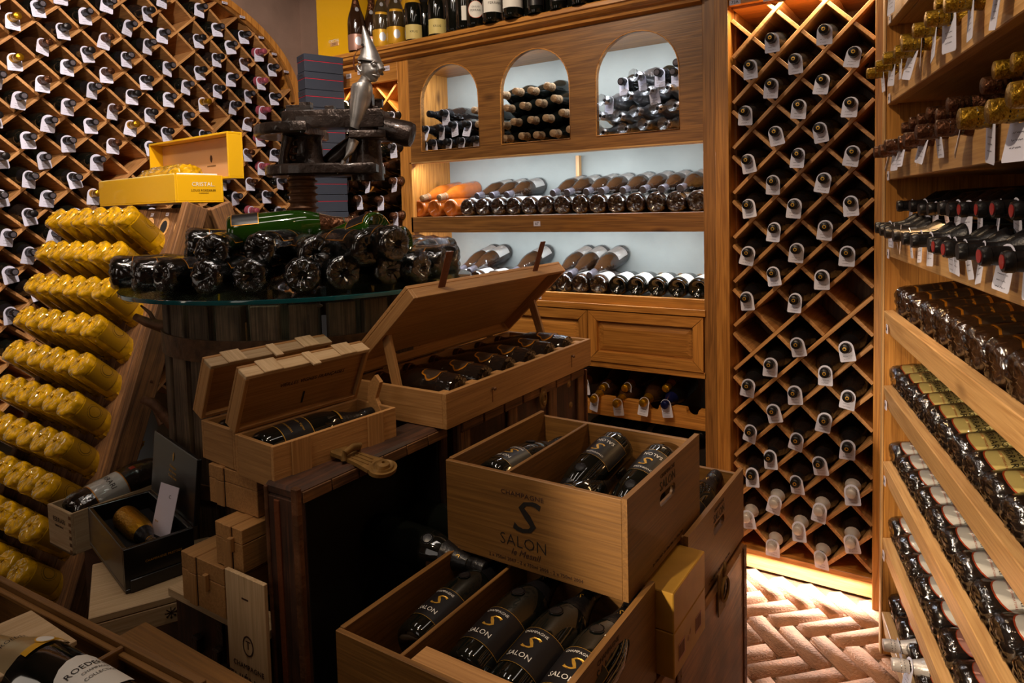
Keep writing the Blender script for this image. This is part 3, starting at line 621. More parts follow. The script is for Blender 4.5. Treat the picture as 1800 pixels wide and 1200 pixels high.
# arched front panel
def arch_panel():
    g = G(); T0, T1 = YB, YB+.024; z0, z1 = .240, .742
    ar = [(-1.422-.0+0, 0)]
    ops = [(-2.190, -1.845), (-1.722, -1.373), (-1.250, -.899)]
    xs = XL
    def q(p):
        n = len(p); g.add([(x, T0, z) for x, z in p]+[(x, T1, z) for x, z in p], [tuple(range(n)), tuple(range(n, 2*n))[::-1]]+[(i, i+n, (i+1) % n+n, (i+1) % n) for i in range(n)])
    sp, zb, n = .520, .289, 18
    q([(XL, z0), (XR, z0), (XR, zb), (XL, zb)]); edges = [XL]+[v for o_ in ops for v in o_]+[XR]
    for i in range(0, len(edges), 2): q([(edges[i], zb), (edges[i+1], zb), (edges[i+1], z1), (edges[i], z1)])
    for a, b in ops:
        c, r = (a+b)/2, (b-a)/2; P = [(c-r*math.cos(PI*i/n), sp+(.686-sp)*math.sin(PI*i/n)) for i in range(n+1)]
        for p1, p2 in zip(P, P[1:]): q([p1, p2, (p2[0], z1), (p1[0], z1)])
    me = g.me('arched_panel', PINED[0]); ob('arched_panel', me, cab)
    for a, b in ops:   # narrow routed lip of each arch
        c, r = (a+b)/2, (b-a)/2; P = [(a, zb)]+[(c-r*math.cos(PI*i/n), sp+(.686-sp)*math.sin(PI*i/n)) for i in range(n+1)]+[(b, zb)]
        g2 = G(); g2.tube([(x, YB-.001, z) for x, z in P+[P[0]]], .0028, 6, caps=False); ob('arch_lip', g2.me('arch_lip', PINE[0], True), cab)
arch_panel()
cb('shelf', (XL-.013, YB+.024, .262), (XR, YW, .286)); cb('shelf_board', (XL-.013, YB+.0, .232), (XR, YB+.05, .240), RAIL)
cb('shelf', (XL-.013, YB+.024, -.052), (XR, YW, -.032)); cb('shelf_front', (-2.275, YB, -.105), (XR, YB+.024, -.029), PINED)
cb('shelf', (XL-.013, YB+.024, -.39), (XR, YW, -.372)); cb('shelf_front', (-2.275, YB, -.404), (XR, YB+.024, -.366), PINE)
cb('door_rail', (-2.275, YB-.012, -.430), (XR, YB+.024, -.404), PINE); cb('carcass_bottom', (-2.275, YB+.03, -.67), (XR, YW, -.65))
P = onY(944, 393, YB-.001); numplate(cab, P, (.034, .002, .022), '67', .018, (1, 0, 0)); P = onY(946, 521, YB-.001); numplate(cab, P, (.034, .002, .022), '68', .018, (1, 0, 0))
for (px, py), s in zip([(595, 137), (613, 134), (633, 127), (680, 120)], ['66A', '66B', '66C', '66D']): numplate(cab, onY(px, py, YB-.002), (.036, .002, .024), s, .016, (1, 0, 0))
bk = cb('back_prop', (-1.50, 2.85, -.032), (-1.482, 2.875, .24), RAIL)
# panelled doors
def door(x0, x1, z0, z1):
    d = ob('door', boxmesh((x1-x0, .012, z1-z0), PINE, .001), cab, None, ((x0+x1)/2, YB+.012, (z0+z1)/2)); W, H = (x1-x0)/2, (z1-z0)/2; f = .042
    def rail(poly, grain, nm):
        g = G(); g.prism(poly, .0, .016); me = g.me(nm, PINE[grain]); ob(nm, me, d, Matrix(((1, 0, 0, 0), (0, 0, -1, -.006), (0, 1, 0, 0), (0, 0, 0, 1))))
    e = .0012
    rail([(-W, -H), (W, -H), (W-f-e, -H+f-e), (-W+f+e, -H+f-e)], 0, 'door_rail'); rail([(-W+f+e, H-f+e), (W-f-e, H-f+e), (W, H), (-W, H)], 0, 'door_rail')
    rail([(-W, -H+e), (-W+f-e, -H+f), (-W+f-e, H-f), (-W, H-e)], 1, 'door_stile'); rail([(W-f+e, -H+f), (W, -H+e), (W, H-e), (W-f+e, H-f)], 1, 'door_stile')
    g = G(); a, b = W-f-.006, H-f-.006; vs = [(-a, -.008, -b), (a, -.008, -b), (a, -.008, b), (-a, -.008, b), (-a+.022, -.014, -b+.022), (a-.022, -.014, -b+.022), (a-.022, -.014, b-.022), (-a+.022, -.014, b-.022)]
    g.add(vs, [(0, 1, 5, 4), (1, 2, 6, 5), (2, 3, 7, 6), (3, 0, 4, 7), (4, 5, 6, 7)]); ob('raised_panel', g.me('raised_panel', PINE[0]), d)
for x0, x1 in ((-2.262, -1.785), (-1.782, -1.306), (-1.303, -.812)): door(x0, x1, -.646, -.434)
cb('bottom_rail', (-2.275, YB-.004, -.672), (XR, YB+.024, -.648), PINE)
# notched bottle rails under the doors
def notched(z0, z1, nm='notched_rail', m=PINE, notch=((-2.15+.167*i) for i in range(9))):
    g = G(); top = []; x = -2.275
    pts = [(-2.275, z0)]
    for c in sorted(notch):
        r = .024; pts += [(c-r-.004, z1)]+[(c-r*math.cos(PI*i/8), z1-.006-r*math.sin(PI*i/8)) for i in range(9)]+[(c+r+.004, z1)]
    poly = [(-2.275, z1)]+pts[1:]+[(XR, z1)]
    prev = poly[0]
    for p in poly[1:]:
        if p[0]-prev[0] > 1e-5:
            a, b = prev, p; g.add([(a[0], YB, z0), (b[0], YB, z0), (b[0], YB, b[1]), (a[0], YB, a[1]), (a[0], YB+.03, z0), (b[0], YB+.03, z0), (b[0], YB+.03, b[1]), (a[0], YB+.03, a[1])], [(0, 1, 2, 3), (7, 6, 5, 4), (3, 2, 6, 7), (4, 5, 1, 0)])
        prev = p
    ob(nm, g.me(nm, m[0]), cab)
LOWX = [-1.315, -1.205, -1.075, -.975]
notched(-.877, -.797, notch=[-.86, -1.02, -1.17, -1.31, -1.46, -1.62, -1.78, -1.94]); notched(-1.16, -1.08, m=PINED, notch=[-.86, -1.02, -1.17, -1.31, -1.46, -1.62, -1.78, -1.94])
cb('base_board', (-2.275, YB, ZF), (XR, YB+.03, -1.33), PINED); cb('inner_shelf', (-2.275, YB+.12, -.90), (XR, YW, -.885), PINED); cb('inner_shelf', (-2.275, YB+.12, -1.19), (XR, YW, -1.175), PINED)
# cornice over both bays
def cornice():
    prof = [(YB-.0, .742), (YB-.022, .750), (YB-.026, .764), (YB-.040, .768), (YB-.055, .778), (YB-.058, .788), (YB-.066, .792), (YB-.066, .806), (YB-.060, .812), (2.90, .812), (2.90, .742)]
    x0, x1 = -2.90, -.808; g = G(); n = len(prof); g.add([(x0, y, z) for y, z in prof]+[(x1, y, z) for y, z in prof], [tuple(range(n)), tuple(range(n, 2*n))[::-1]]+[(i, i+n, (i+1) % n+n, (i+1) % n) for i in range(n)])
    ob('cornice', g.me('cornice', PINE[0]), cab)
cornice()
# small lattice bay on the left
cb('side_panel', (-2.87, YB, ZF), (-2.84, YW, .745)); cb('top_rail', (-2.84, YB, .655), (-2.335, YB+.024, .745), PINE); cb('back_panel', (-2.84, 2.885, ZF), (-2.30, 2.90, .74), PINE)
cb('bay_floor', (-2.84, YB+.02, -1.35), (-2.335, YW, -1.33))
rackE = tag(empty('lattice_insert'), 'small diamond lattice inside the left bay of the back wall cabinet', 'wine rack')
O_E = V((-2.50, 2.66, .585)); insE = lambda u, w_: -.33 < u < .19 and -1.1 < w_ < .075
lattice(rackE, O_E, (1, 0, 0), (0, -1, 0), .0822, .165, .22, insE, (-5, 3), (-3, 10), m=PINE)
ROWE = [(690.6, 156), (611, 172), (670, 189), (674, 256), (673, 286), (631, 314), (672, 309), (612, 344), (652, 340), (695, 338), (633, 372), (674, 368), (669, 398), (697, 398)]
k = 0
for col in cells(O_E, (1, 0, 0), .0822, .165, (-4, 3), (-2, 16), insE, .062):
    row = 0
    for c, r2, P in col:
        px, py = proj(P-V((0, .17, 0)))
        if px > 706 or py < 140 or py > 440: continue
        row += 1
        if r2 < 0 and c != 1: continue
        kd, wd = ('k_copper', 'copper-capped') if py > 280 else ('k_black', 'black-capped')
        if near((px, py), [(670, 225), (652, 170)], 22): continue
        bottle(kd, frame(P+V((0, .13, 0)), (rnd.uniform(-.05, .05), -1, rnd.uniform(-.03, .02))), f'{wd} bottle with tag, small lattice behind the press, {ORD[c+4]} column from left, {ORD[row-1]} cell down', 'tagged bottles in the small back lattice', tagm=rnd.randrange(6))
# ---------------- tall lattice unit on the right of the back wall ----------------
lat = tag(empty('lattice_cabinet'), 'tall pine cabinet with diamond lattice and lit plinth between shelves and right rack', 'cabinet')
def lb(name, lo, hi, m=PINE, **k): return box(name, lo, hi, m, lat, **k)
lb('stile', (-.757, YB-.02, ZF), (-.708, YB+.06, 1.2)); lb('side_panel', (-.735, YB+.06, ZF), (-.700, YW, 1.2)); lb('stile', (-.234, YB-.01, ZF), (-.208, YB+.05, 1.2)); lb('side_panel', (-.230, YB+.05, ZF), (-.205, YW, 1.2))
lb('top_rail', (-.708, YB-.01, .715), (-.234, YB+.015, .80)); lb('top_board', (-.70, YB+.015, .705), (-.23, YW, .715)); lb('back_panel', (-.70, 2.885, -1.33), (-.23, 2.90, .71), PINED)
lb('bottom_board', (-.708, YB-.006, -1.318), (-.234, YB+.32, -1.298)); lb('plinth', (-.708, 2.635, ZF), (-.234, 2.655, -1.318), RAIL)
P = onY(1292, 4, YB-.012); numplate(lat, P, (.04, .002, .018), '72A', .015, (1, 0, 0)); P = onY(1352, -3, YB-.012); numplate(lat, P, (.04, .002, .018), '72B', .015, (1, 0, 0))
O_B = V((-.386, YB+.005, .6796)); insB = lambda u, w_: -.318 < u < .150 and -1.975 < w_ < .03
lattice(lat, O_B, (1, 0, 0), (0, -1, 0), .0822, .165, .30, insB, (-5, 3), (-3, 14))
ncol = 0
for col in cells(O_B, (1, 0, 0), .0822, .165, (-4, 2), (-1, 28), lambda u, w_: -.29 < u < .13 and -1.96 < w_ < .01, .064):
    ncol += 1; row = 0
    for c, r2, P in col:
        px, py = proj(P-V((0, .07, 0))); row += 1
        if py < -12 or near((px, py), [(1495, 522), (1358, 565), (1310, 600), (1445, 566)], 34): continue
        low = py > 862
        kd, wd = ('k_silver', 'silver-capped') if low or (py > 600 and c == -4 and py > 890) else (('k_ringedw' if rnd.random() < .6 else 'k_ringed'), 'black-capped')
        bottle(kd, frame(P+V((0, .225, 0)), (rnd.uniform(-.04, .04), -1, rnd.uniform(-.05, .0))), f'{wd} bottle with tag, tall right lattice, {ORD[ncol-1]} column from left, {ORD[row-1]} cell down', 'tagged bottles in the tall lattice', tagm=7+rnd.randrange(6))
# ---------------- bottles of the cabinet ----------------
def lie(kd, base, d, label, group, **k): return bottle(kd, frame(base, d), label, group, **k)
a1 = [(760, 203), (782.5, 201), (748, 229), (776, 227.5), (798, 221.7), (822.5, 221), (745, 256), (762.5, 253), (789, 252), (811.7, 250), (837.5, 247.5)]
rows1 = {203: 'top', 201: 'top', 229: 'middle', 227.5: 'middle', 221.7: 'middle', 221: 'middle'}
cnt = {}
for px, py in a1:
    rw = rows1.get(py, 'bottom'); cnt[rw] = cnt.get(rw, 0)+1; P = onY(px, py, 2.60)
    lie('k_wrapk', P+V((.02, .275, 0)), (-.02/.275, -1, .02), f'black-capped tagged bottle in the left arch, {ORD[cnt[rw]-1]} from left in the {rw} layer', 'bottles in the left arch', tagm=(rnd.randrange(6) if rw != 'top' or px > 770 else None))
for i, (px, py) in enumerate([(836, 194), (843, 219)]):
    P = onY(px, py, 2.61); lie('k_beige', P+V((0, .285, 0)), (0, -1, 0), f'beige-wired bottle cut off by the left arch, {["upper", "lower"][i]} of two', 'bottles in the left arch')
a2 = [((1130, 65), 'top'), ((1290, 55), 'top'), ((1460, 10), 'top'), ((1035, 240), 'second'), ((1205, 215), 'second'), ((1375, 185), 'second'), ((1535, 140), 'second'), ((990, 420), 'third'), ((1110, 385), 'third'), ((1290, 365), 'third'), ((1450, 345), 'third'), ((1620, 290), 'third'), ((1020, 560), 'bottom'), ((1195, 535), 'bottom'), ((1350, 525), 'bottom'), ((1525, 505), 'bottom'), ((1700, 465), 'bottom')]
cnt = {}
for (x, y), rw in a2+[((985, 100), 'left')]:
    px, py = 720+x/6, 150+y/6; cnt[rw] = cnt.get(rw, 0)+1; P = onY(px, py, 2.60)
    lie('k_beige', P+V((-.02, .285, .01)), (.02/.285, -1, -.035), f'beige-wired bottle in the middle arch, {ORD[cnt[rw]-1]} from left in the {rw} layer' if rw != 'left' else 'beige-wired bottle at the left edge of the middle arch, highest there', 'bottles in the middle arch')
a3 = [((760, 545), 't', 'k_black'), ((885, 505), 't', 'k_filmed'), ((1015, 480), 't', 'k_black'), ((1125, 475), 't', 'k_black'), ((1150, 410), 'p', 'k_black'),
      ((660, 680), 's', 'k_filmed'), ((825, 645), 's', 'k_filmed'), ((970, 605), 's', 'k_filmed'), ((1100, 590), 's', 'k_filmed'), ((630, 790), 'u', 'k_filmed'), ((770, 790), 'u', 'k_filmed'), ((890, 755), 'u', 'k_filmed'), ((1030, 735), 'u', 'k_filmed'), ((1155, 715), 'u', 'k_filmed'),
      ((650, 905), 'b', 'k_filmed'), ((810, 880), 'b', 'k_filmed'), ((950, 850), 'b', 'k_filmed'), ((1090, 845), 'b', 'k_filmed')]
cnt = {}; nmr = {'p': 'peak', 't': 'top', 's': 'second', 'u': 'third', 'b': 'bottom'}
for (x, y), rw, kd in a3:
    px, py = 900+x/4, y/4; cnt[rw] = cnt.get(rw, 0)+1; P = onY(px, py, 2.61)
    wd = 'film-wrapped bottle' if kd == 'k_filmed' else 'black-capped bottle'
    lie(kd, P+V((.03, .30, 0)), (-.1, -1, -.05), f'{wd} in the right arch, {ORD[cnt[rw]-1]} from left in the {nmr[rw]} layer', 'bottles in the right arch', tagm=(rnd.randrange(6) if (x, y) in ((885, 505), (1015, 480), (1125, 475), (970, 605), (760, 545), (660, 680)) else None))
# upper shelf: bases to the front, necks of the second layer on top
r1 = [735.6, 762.5, 791, 821, 847.5, 875, 902, 929, 957.5, 987.5, 1019, 1050, 1082.5, 1116, 1152, 1187.5, 1225]
for i, px in enumerate(r1):
    P = onY(px, 370, 2.60); P.z = -.032+.0435
    rose = i < 3
    lie('k_rose' if rose else 'k_burg', (P.x, 2.60, P.z), (0, 1, .03), (f'amber bottle lying base forward at the left end of the upper shelf, {ORD[i]} from left' if rose else f'white-labelled dark bottle, base forward, {ORD[i]} from left on the upper shelf'), 'bottles on the upper lit shelf')
r2 = [750, 780, 845, 871, 897, 977.5, 1002.5, 1036, 1062.5, 1100, 1135, 1167.5, 1200]
for i, px in enumerate(r2):
    rose = i < 2; P = onY(px, 350, 2.635); z = .055
    lie('k_rose' if rose else 'k_burg', (P.x+.01, 2.895, z+.055), (-.03, -1, -.16), (f'amber bottle with beige cap lying on top, {ORD[i]} from left on upper shelf' if rose else f'neck-forward dark bottle in the upper layer of the upper shelf, {ORD[i-2]} dark one'), 'bottles on the upper lit shelf')
# lower shelf
r3 = [810, 838, 866, 893, 920, 942, 966, 991, 1019, 1051, 1085, 1117.5, 1154, 1190, 1226]
for i, px in enumerate(r3):
    P = onY(px, 510, 2.60)
    lie('k_burgg' if i > 9 else 'k_burg', (P.x, 2.60, -.372+.043), (0, 1, .05), f'white-labelled bottle lying base forward on the lower shelf, {ORD[len(r3)-1-i]} from the right', 'bottles on the lower lit shelf')
r4 = [812, 830, 905, 982, 1006, 1040]
for i, px in enumerate(r4):
    P = onY(px, 487, 2.63)
    lie('k_burg', (P.x+.03, 2.89, -.215), (-.10, -1, -.27), f'dark white-labelled bottle lying neck forward on the lower row, {ORD[i]} from left', 'bottles on the lower lit shelf')
# rack under the doors
for i, (px, py) in enumerate([(1034, 667.5), (1070, 675), (1109, 675), (1180, 675)]):
    P = onY(px, py, 2.66); kd = 'k_gold' if i < 3 else 'k_gold'
    lie(kd, P+V((0, .235, .02)), (0, -1, -.08), f'gold-capped bottle in the upper tier under the doors, {ORD[i]} from left', 'bottles under the doors', tagm=(rnd.randrange(6) if i < 3 else None))
for i, (px, py) in enumerate([(1044, 701), (1084, 709), (1131, 707.5), (1169, 711)]):
    P = onY(px, py, 2.53); kd = 'k_gold' if i < 3 else 'k_blue'
    lie(kd, P+V((0, .29, .025)), (0, -1, -.085), (f'gold-capped tagged bottle resting in the notched rail, {ORD[i]} from left' if i < 3 else 'blue-capped tagged bottle resting in the notched rail under the doors'), 'bottles under the doors', tagm=rnd.randrange(6), tz=.282)
for i, px in enumerate([1035, 1068, 1100, 1150, 1185, 1222]):
    P = onY(px, 757+i*4, 2.62); lie('k_blackc', P+V((0, .25, .0)), (0, -1, -.06), f'dark bottle in the shadowed tier below the notched rail, {ORD[i]} from left', 'bottles under the doors', tagm=(2 if i == 2 else None))
# bottles and box standing on the cornice
ZT = .812
def stand(kd, px, py, label, yaw=0, s=1, Y=None, grp='bottles standing on the cabinet top'):
    P = onZ(px, py, ZT) if Y is None else onY(px, py, Y)
    a = math.atan2(-P.y, -P.x)+yaw; return bottle(kd, frame((P.x, P.y, ZT), (0, 0, 1), (math.cos(a), math.sin(a), 0)), label, grp, s=s)
stand('k_rosemed', 628, 93, 'clear rose bottle with pink foil and grey medallion on the cabinet top', .2)
stand('k_rosemed', 640, 101, 'pink-foiled bottle behind the figurine hat on the cabinet top')
stand('k_rosemed', 655, 97, 'second pink-foiled bottle, right of the hat, on the cabinet top')
stand('k_goldmed', 672, 86, 'clear bottle with gold label and medallion beside the rose bottles', .1)
stand('k_goldmed', 697, 81.5, 'clear gold-labelled bottle standing next to the yellow-labelled green ones', .1)
stand('k_yellowshoulder', 716, 86, 'dark bottle with cream label half hidden behind its twin')
stand('k_yellowshoulder', 728, 76, 'dark green bottle with gold shoulder foil and cream label, left of two')
stand('k_yellowshoulder', 769, 67, 'dark green bottle with gold shoulder foil and cream label, right of two')
stand('k_plain', 748, 80, 'unlabelled black bottle between the two cream-labelled ones'); stand('k_plain', 783, 72, 'unlabelled black bottle right of the cream-labelled pair')
stand('k_plain', 800, 60, 'tall black bottle with narrow side label on the cabinet top'); stand('k_white', 818, 55, 'dark bottle turned sideways with a white label edge showing', .9)
stand('k_gst', 837, 50, 'dark bottle with oval white label and red seal on cabinet top')
stand('k_white', 866, 41, 'white-labelled dark bottle, left one of the white-labelled pair', .25); stand('k_white', 902, 33, 'white-labelled dark bottle, right one of the white-labelled pair')
stand('k_plain', 925, 37, 'black bottle between the white labels and the gold script bottles')
stand('k_saltop', 942, 26, 'black-labelled bottle with gold script letter, left of three'); stand('k_saltop', 981, 19, 'black-labelled bottle with gold script letter, middle of three'); stand('k_saltop', 1020, 10, 'black-labelled bottle with gold script letter, right of three')
for i, px in enumerate((960, 1001, 1052, 1085)): stand('k_plain', px, 30-i*8, f'plain black bottle in the back line of the cabinet top, {ORD[i]} from left')
g = onZ(557, 107, ZT); gb = tag(empty('gift_carton', (0, 0, 0)), 'tall yellow lacquered carton standing at the left end of the cabinet top', 'box')
box('carton_body', (-2.855, 2.53, ZT), (-2.56, 2.70, 1.45), 'yellow', gb)
on_face('lettering', 'CRISTAL', .020, 'whiteink', gb, onY(587, 72, 2.5285), (1, 0, 0), (0, 0, 1)); pl_ = boxc('year_plate', onY(588, 77.5, 2.529), (.062, .002, .020), 'innerpaper', gb); on_face('lettering', '2007', .016, 'inkbr', pl_, (0, -.0016, 0), (1, 0, 0), (0, 0, 1))
# slate gift boxes stacked beside the cabinet
P = ray(534, 93); P = P*(3.30/P.dot(FW)); hb, lidh, zt = .0855, .032, P.z
ga = YAW+R(38); z = zt
for k in range(12):
    e = tag(empty('gift_box', (P.x+(-.0 if k < 6 else .001), P.y, z-hb), (0, 0, ga+R(rnd.uniform(-1.2, 1.2)))), f'slate grey gift box with red stripe, {ORD[k]} from the top of the corner stack', 'box', 'slate gift boxes stacked beside the cabinet')
    a_, b_ = .20, .10
    boxc('box_base', (a_/2, b_/2, (hb-lidh)/2), (a_*.985, b_*.975, hb-lidh-.003), 'giftbox', e); boxc('red_stripe', (a_/2, b_/2, hb-lidh-.001), (a_*.99, b_*.98, .003), 'red', e)
    l_ = boxc('box_lid', (a_/2, b_/2, hb-lidh/2), (a_, b_, lidh-.001), 'giftbox', e)
    if k < 5: on_face('lettering', 'd. Sey', .018, 'foilc', l_, (-a_/2-.0006, 0, .0), (0, -1, 0), (0, 0, 1), shear=.3)
    z -= hb
c = Matrix.Rotation(ga, 3, 'Z') @ V((.10, .05, 0))
tag(boxc('pedestal', (P.x+c.x, P.y+c.y, (ZF+z)/2), (.18, .105, z-ZF-.003), 'dark', None, (0, 0, ga)), 'dark low pedestal hidden beneath the slate gift boxes', 'pedestal')
# ---------------- the right-hand rack (runs at an angle towards the viewer) ----------------
EC = V((math.cos(R(104.277)), math.sin(R(104.277)), 0)); NC = V((math.sin(R(104.277)), -math.cos(R(104.277)), 0)); PC = V((-.196, 2.371, 0)); DC = NC.dot(PC)
def cp(s, o, z): p = PC+EC*s+NC*o; return V((p.x, p.y, z))
def onC(px, py, off): v = ray(px, py); return v*((DC+off)/v.dot(NC))
rackC = tag(empty('bottle_rack', (0, 0, 0)), 'tall pale spruce bottle rack with slanted shelves along the right side', 'wine rack')
def crail(nm, s0, s1, o0, o1, z0, z1, m, tilt=0, bev=.002):
    L = s1-s0; d = (abs(o1-o0), L, z1-z0); c = cp((s0+s1)/2, (o0+o1)/2, (z0+z1)/2)
    mx = Matrix(((NC.x, EC.x, 0, c.x), (NC.y, EC.y, 0, c.y), (0, 0, 1, c.z), (0, 0, 0, 1))) @ Matrix.Rotation(tilt, 4, 'Y')
    return ob(nm, boxmesh(d, m, bev), rackC, mx)
crail('end_panel', -.055, -.03, 0, .52, ZF, 1.2, PINE); crail('end_panel_edge', -.057, -.028, -.006, .0, ZF, 1.2, RAIL)
crail('back_panel', -1.9, -.06, .50, .515, ZF, 1.2, PINED); crail('end_panel', -1.92, -1.895, 0, .52, ZF, 1.2, PINE)
crail('back_post', -.95, -.90, .46, .49, ZF, 1.2, RAIL)
for z1, z0, up in [(.595, .504, 1), (.345, .276, 1), (.127, .057, 1), (-.098, -.167, 1), (-.331, -.397, 0), (-.559, -.625, 0), (-.792, -.858, 0), (-1.031, -1.10, 0), (-1.265, -1.34, 0)]:
    crail('rail', -1.885, -.062, 0, .026, z0, z1, RAIL, 0 if up else -.13)
    if up: crail('shelf_board', -1.885, -.06, .03, .48, z0+.004, z0+.02, RAIL)
    else: crail('shelf_board', -1.885, -.06, .03, .49, z0+.040, z0+.054, RAIL, -.13)
for i, (px, py, s) in enumerate([(1564, 33, '72'), (1563, 173, '73'), (1561, 309, '74'), (1561, 446, '75'), (1559, 578, '76'), (1557, 712, '77'), (1555, 845, '78'), (1553, 976, '79')]):
    P = onC(px, py, -.004); p = boxc('number_plate', None, (.002, .022, .026), 'plate', rackC, mx=Matrix(((NC.x, EC.x, 0, P.x), (NC.y, EC.y, 0, P.y), (0, 0, 1, P.z), (0, 0, 0, 1))), bev=0)
    on_face('lettering', s, .013, 'inkb', p, (-.0016, 0, 0), (0, -1, 0), (0, 0, 1))
def cb_base(kd, s, z, label, grp, sc_=1, o=.022):
    return bottle(kd, frame(cp(s, o, z), NC+V((0, 0, .13))+EC*rnd.uniform(-.02, .02), (-.1, -.45, .9)), label, grp, s=sc_)
S5 = [-.156, -.30, -.445, -.575, -.697, -.815, -.93, -1.045, -1.16, -1.28]
for i, s in enumerate(S5): cb_base('k_shield', s, -.302, f'brown film-wrapped bottle with orange shield label, {ORD[i]} from the rack end', 'shield-labelled bottles in the right rack', 1.12)
for i in range(13): cb_base('k_ovalcream', -.075-.1065*i, -.543, f'film-wrapped bottle with cream oval label, {ORD[i]} from the rack end', 'cream-labelled bottles in the right rack')
for i in range(12): cb_base('k_ovalwhite', -.078-.114*i, -.776, f'film-wrapped bottle with white oval label, middle shelf, {ORD[i]} from the rack end', 'white-labelled bottles in the right rack')
for i in range(11): cb_base('k_ovalwhite' if i < 5 else 'k_pinklab', -.078-.115*i, -1.008, f'film-wrapped bottle with {"white" if i < 5 else "pink"} oval label, fourth slanted shelf, {ORD[i]} from the rack end', 'bottles on the fourth slanted shelf')
for i in range(9): cb_base('k_pinklab' if i > 1 else 'k_ovalwhite', -.09-.115*i, -1.245, f'film-wrapped bottle with oval label on the lowest shelf, {ORD[i]} from the rack end', 'bottles on the lowest slanted shelf')
def cb_neck(kd, px, py, label, grp, off=-.03, tg=None, rise=0, sc_=1, trot=None):
    T = onC(px, py, off); d = (-NC+V((0, 0, -rise))+EC*rnd.uniform(-.04, .04)).normalized()
    return bottle(kd, frame(T-d*.29*sc_, d), label, grp, s=sc_, tagm=tg, tz=.262, trot=trot)
gp = 'neck-out bottles in the right rack'
for i, (px, py) in enumerate([(1545, 400), (1553, 404), (1562, 408), (1577, 414), (1594, 419), (1610, 423), (1641, 430), (1650, 433), (1668, 438), (1693, 442), (1733, 450), (1775, 460)]):
    cb_neck('k_longred' if i > 6 and i != 9 else 'k_longk', px, py, f'{"red-disced" if i > 6 and i != 9 else "black"} long-necked bottle pointing out, lower layer, {ORD[i]} from the rack end', gp, -.045, rnd.randrange(6), .02)
for i, (px, py) in enumerate([(1583, 362), (1606, 362), (1622, 368), (1638, 367), (1658, 366), (1674, 368), (1695, 368), (1726, 368), (1755, 367), (1790, 370)]):
    cb_neck('k_longred' if i > 5 else 'k_longk', px, py, f'{"red-disced" if i > 5 else "black"} long-necked bottle, upper layer of that shelf, {ORD[i]} from the rack end', gp, .02, rnd.randrange(6), .03)
for i, (px, py) in enumerate([(1545, 267), (1555, 264), (1565, 256), (1590, 250), (1600, 245), (1622, 232), (1659, 225)]):
    cb_neck('k_darkfoil', px, py, f'copper-foiled neck pointing out above the rail, {ORD[i]} from the rack end', gp, -.045, rnd.randrange(6), .02)
for i, (px, py) in enumerate([(1703, 208), (1756, 195), (1796, 166)]): cb_neck('k_olive', px, py, f'large gold-foiled neck pointing out, third rail, {ORD[i]} of three from the copper ones', gp, -.04, 6, .02, 1.15)
for i, (px, py) in enumerate([(1594, 225), (1608, 216), (1623, 210), (1640, 199), (1657, 202), (1677, 183), (1740, 150)]): cb_neck('k_darkfoil', px, py, f'dark copper-foiled neck of the upper layer on the third rail, {ORD[i]} from the rack end', gp, .03, None, .02)
for i, (px, py) in enumerate([(1762, 122), (1796, 108)]): cb_neck('k_olive', px, py, f'gold-foiled neck lying on top of the third rail bottles, {ORD[i]} of two', gp, .02, None, .02)
for i, (px, py) in enumerate([(1532, 129), (1548, 116), (1562, 102), (1583, 91), (1596, 78), (1617, 53), (1640, 33), (1675, 6), (1720, -22)]): cb_neck('k_olive', px, py, f'gold-foiled neck with card tag along the second rail, {ORD[i]} from the rack end', gp, -.045, 6 if i > 2 else rnd.randrange(6), .02)
for i, (px, py) in enumerate([(1592, 70), (1655, 8), (1690, -12)]): cb_neck('k_olive', px, py, f'gold-foiled neck lying behind the front ones on the second rail, {ORD[i]} of three', gp, .02, None, .0)
for i, (px, py) in enumerate([(1548, -18), (1580, -52)]): cb_neck('k_olive', px, py, f'bottle on the top rail showing only its card tag, {ORD[i]} of two', gp, -.045, 6, .0)
for i, (px, py) in enumerate([(1622, 835), (1641, 872), (1585, 916), (1600, 950), (1718, 990), (1788, 1100)]):
    cb_neck('k_olive', px, py, f'gold-capped neck lying reversed over the oval-labelled bottles, {ORD[i]} one downwards', gp, .06, (6 if i in (2, 3) else None), .06)
for i, (px, py) in enumerate([(1561, 1134), (1577, 1168)]): cb_neck('k_silver', px, py, f'silver-capsuled neck with card tag by the bottom rail, {["upper", "lower"][i]} of two', gp, -.03, 6, .04)
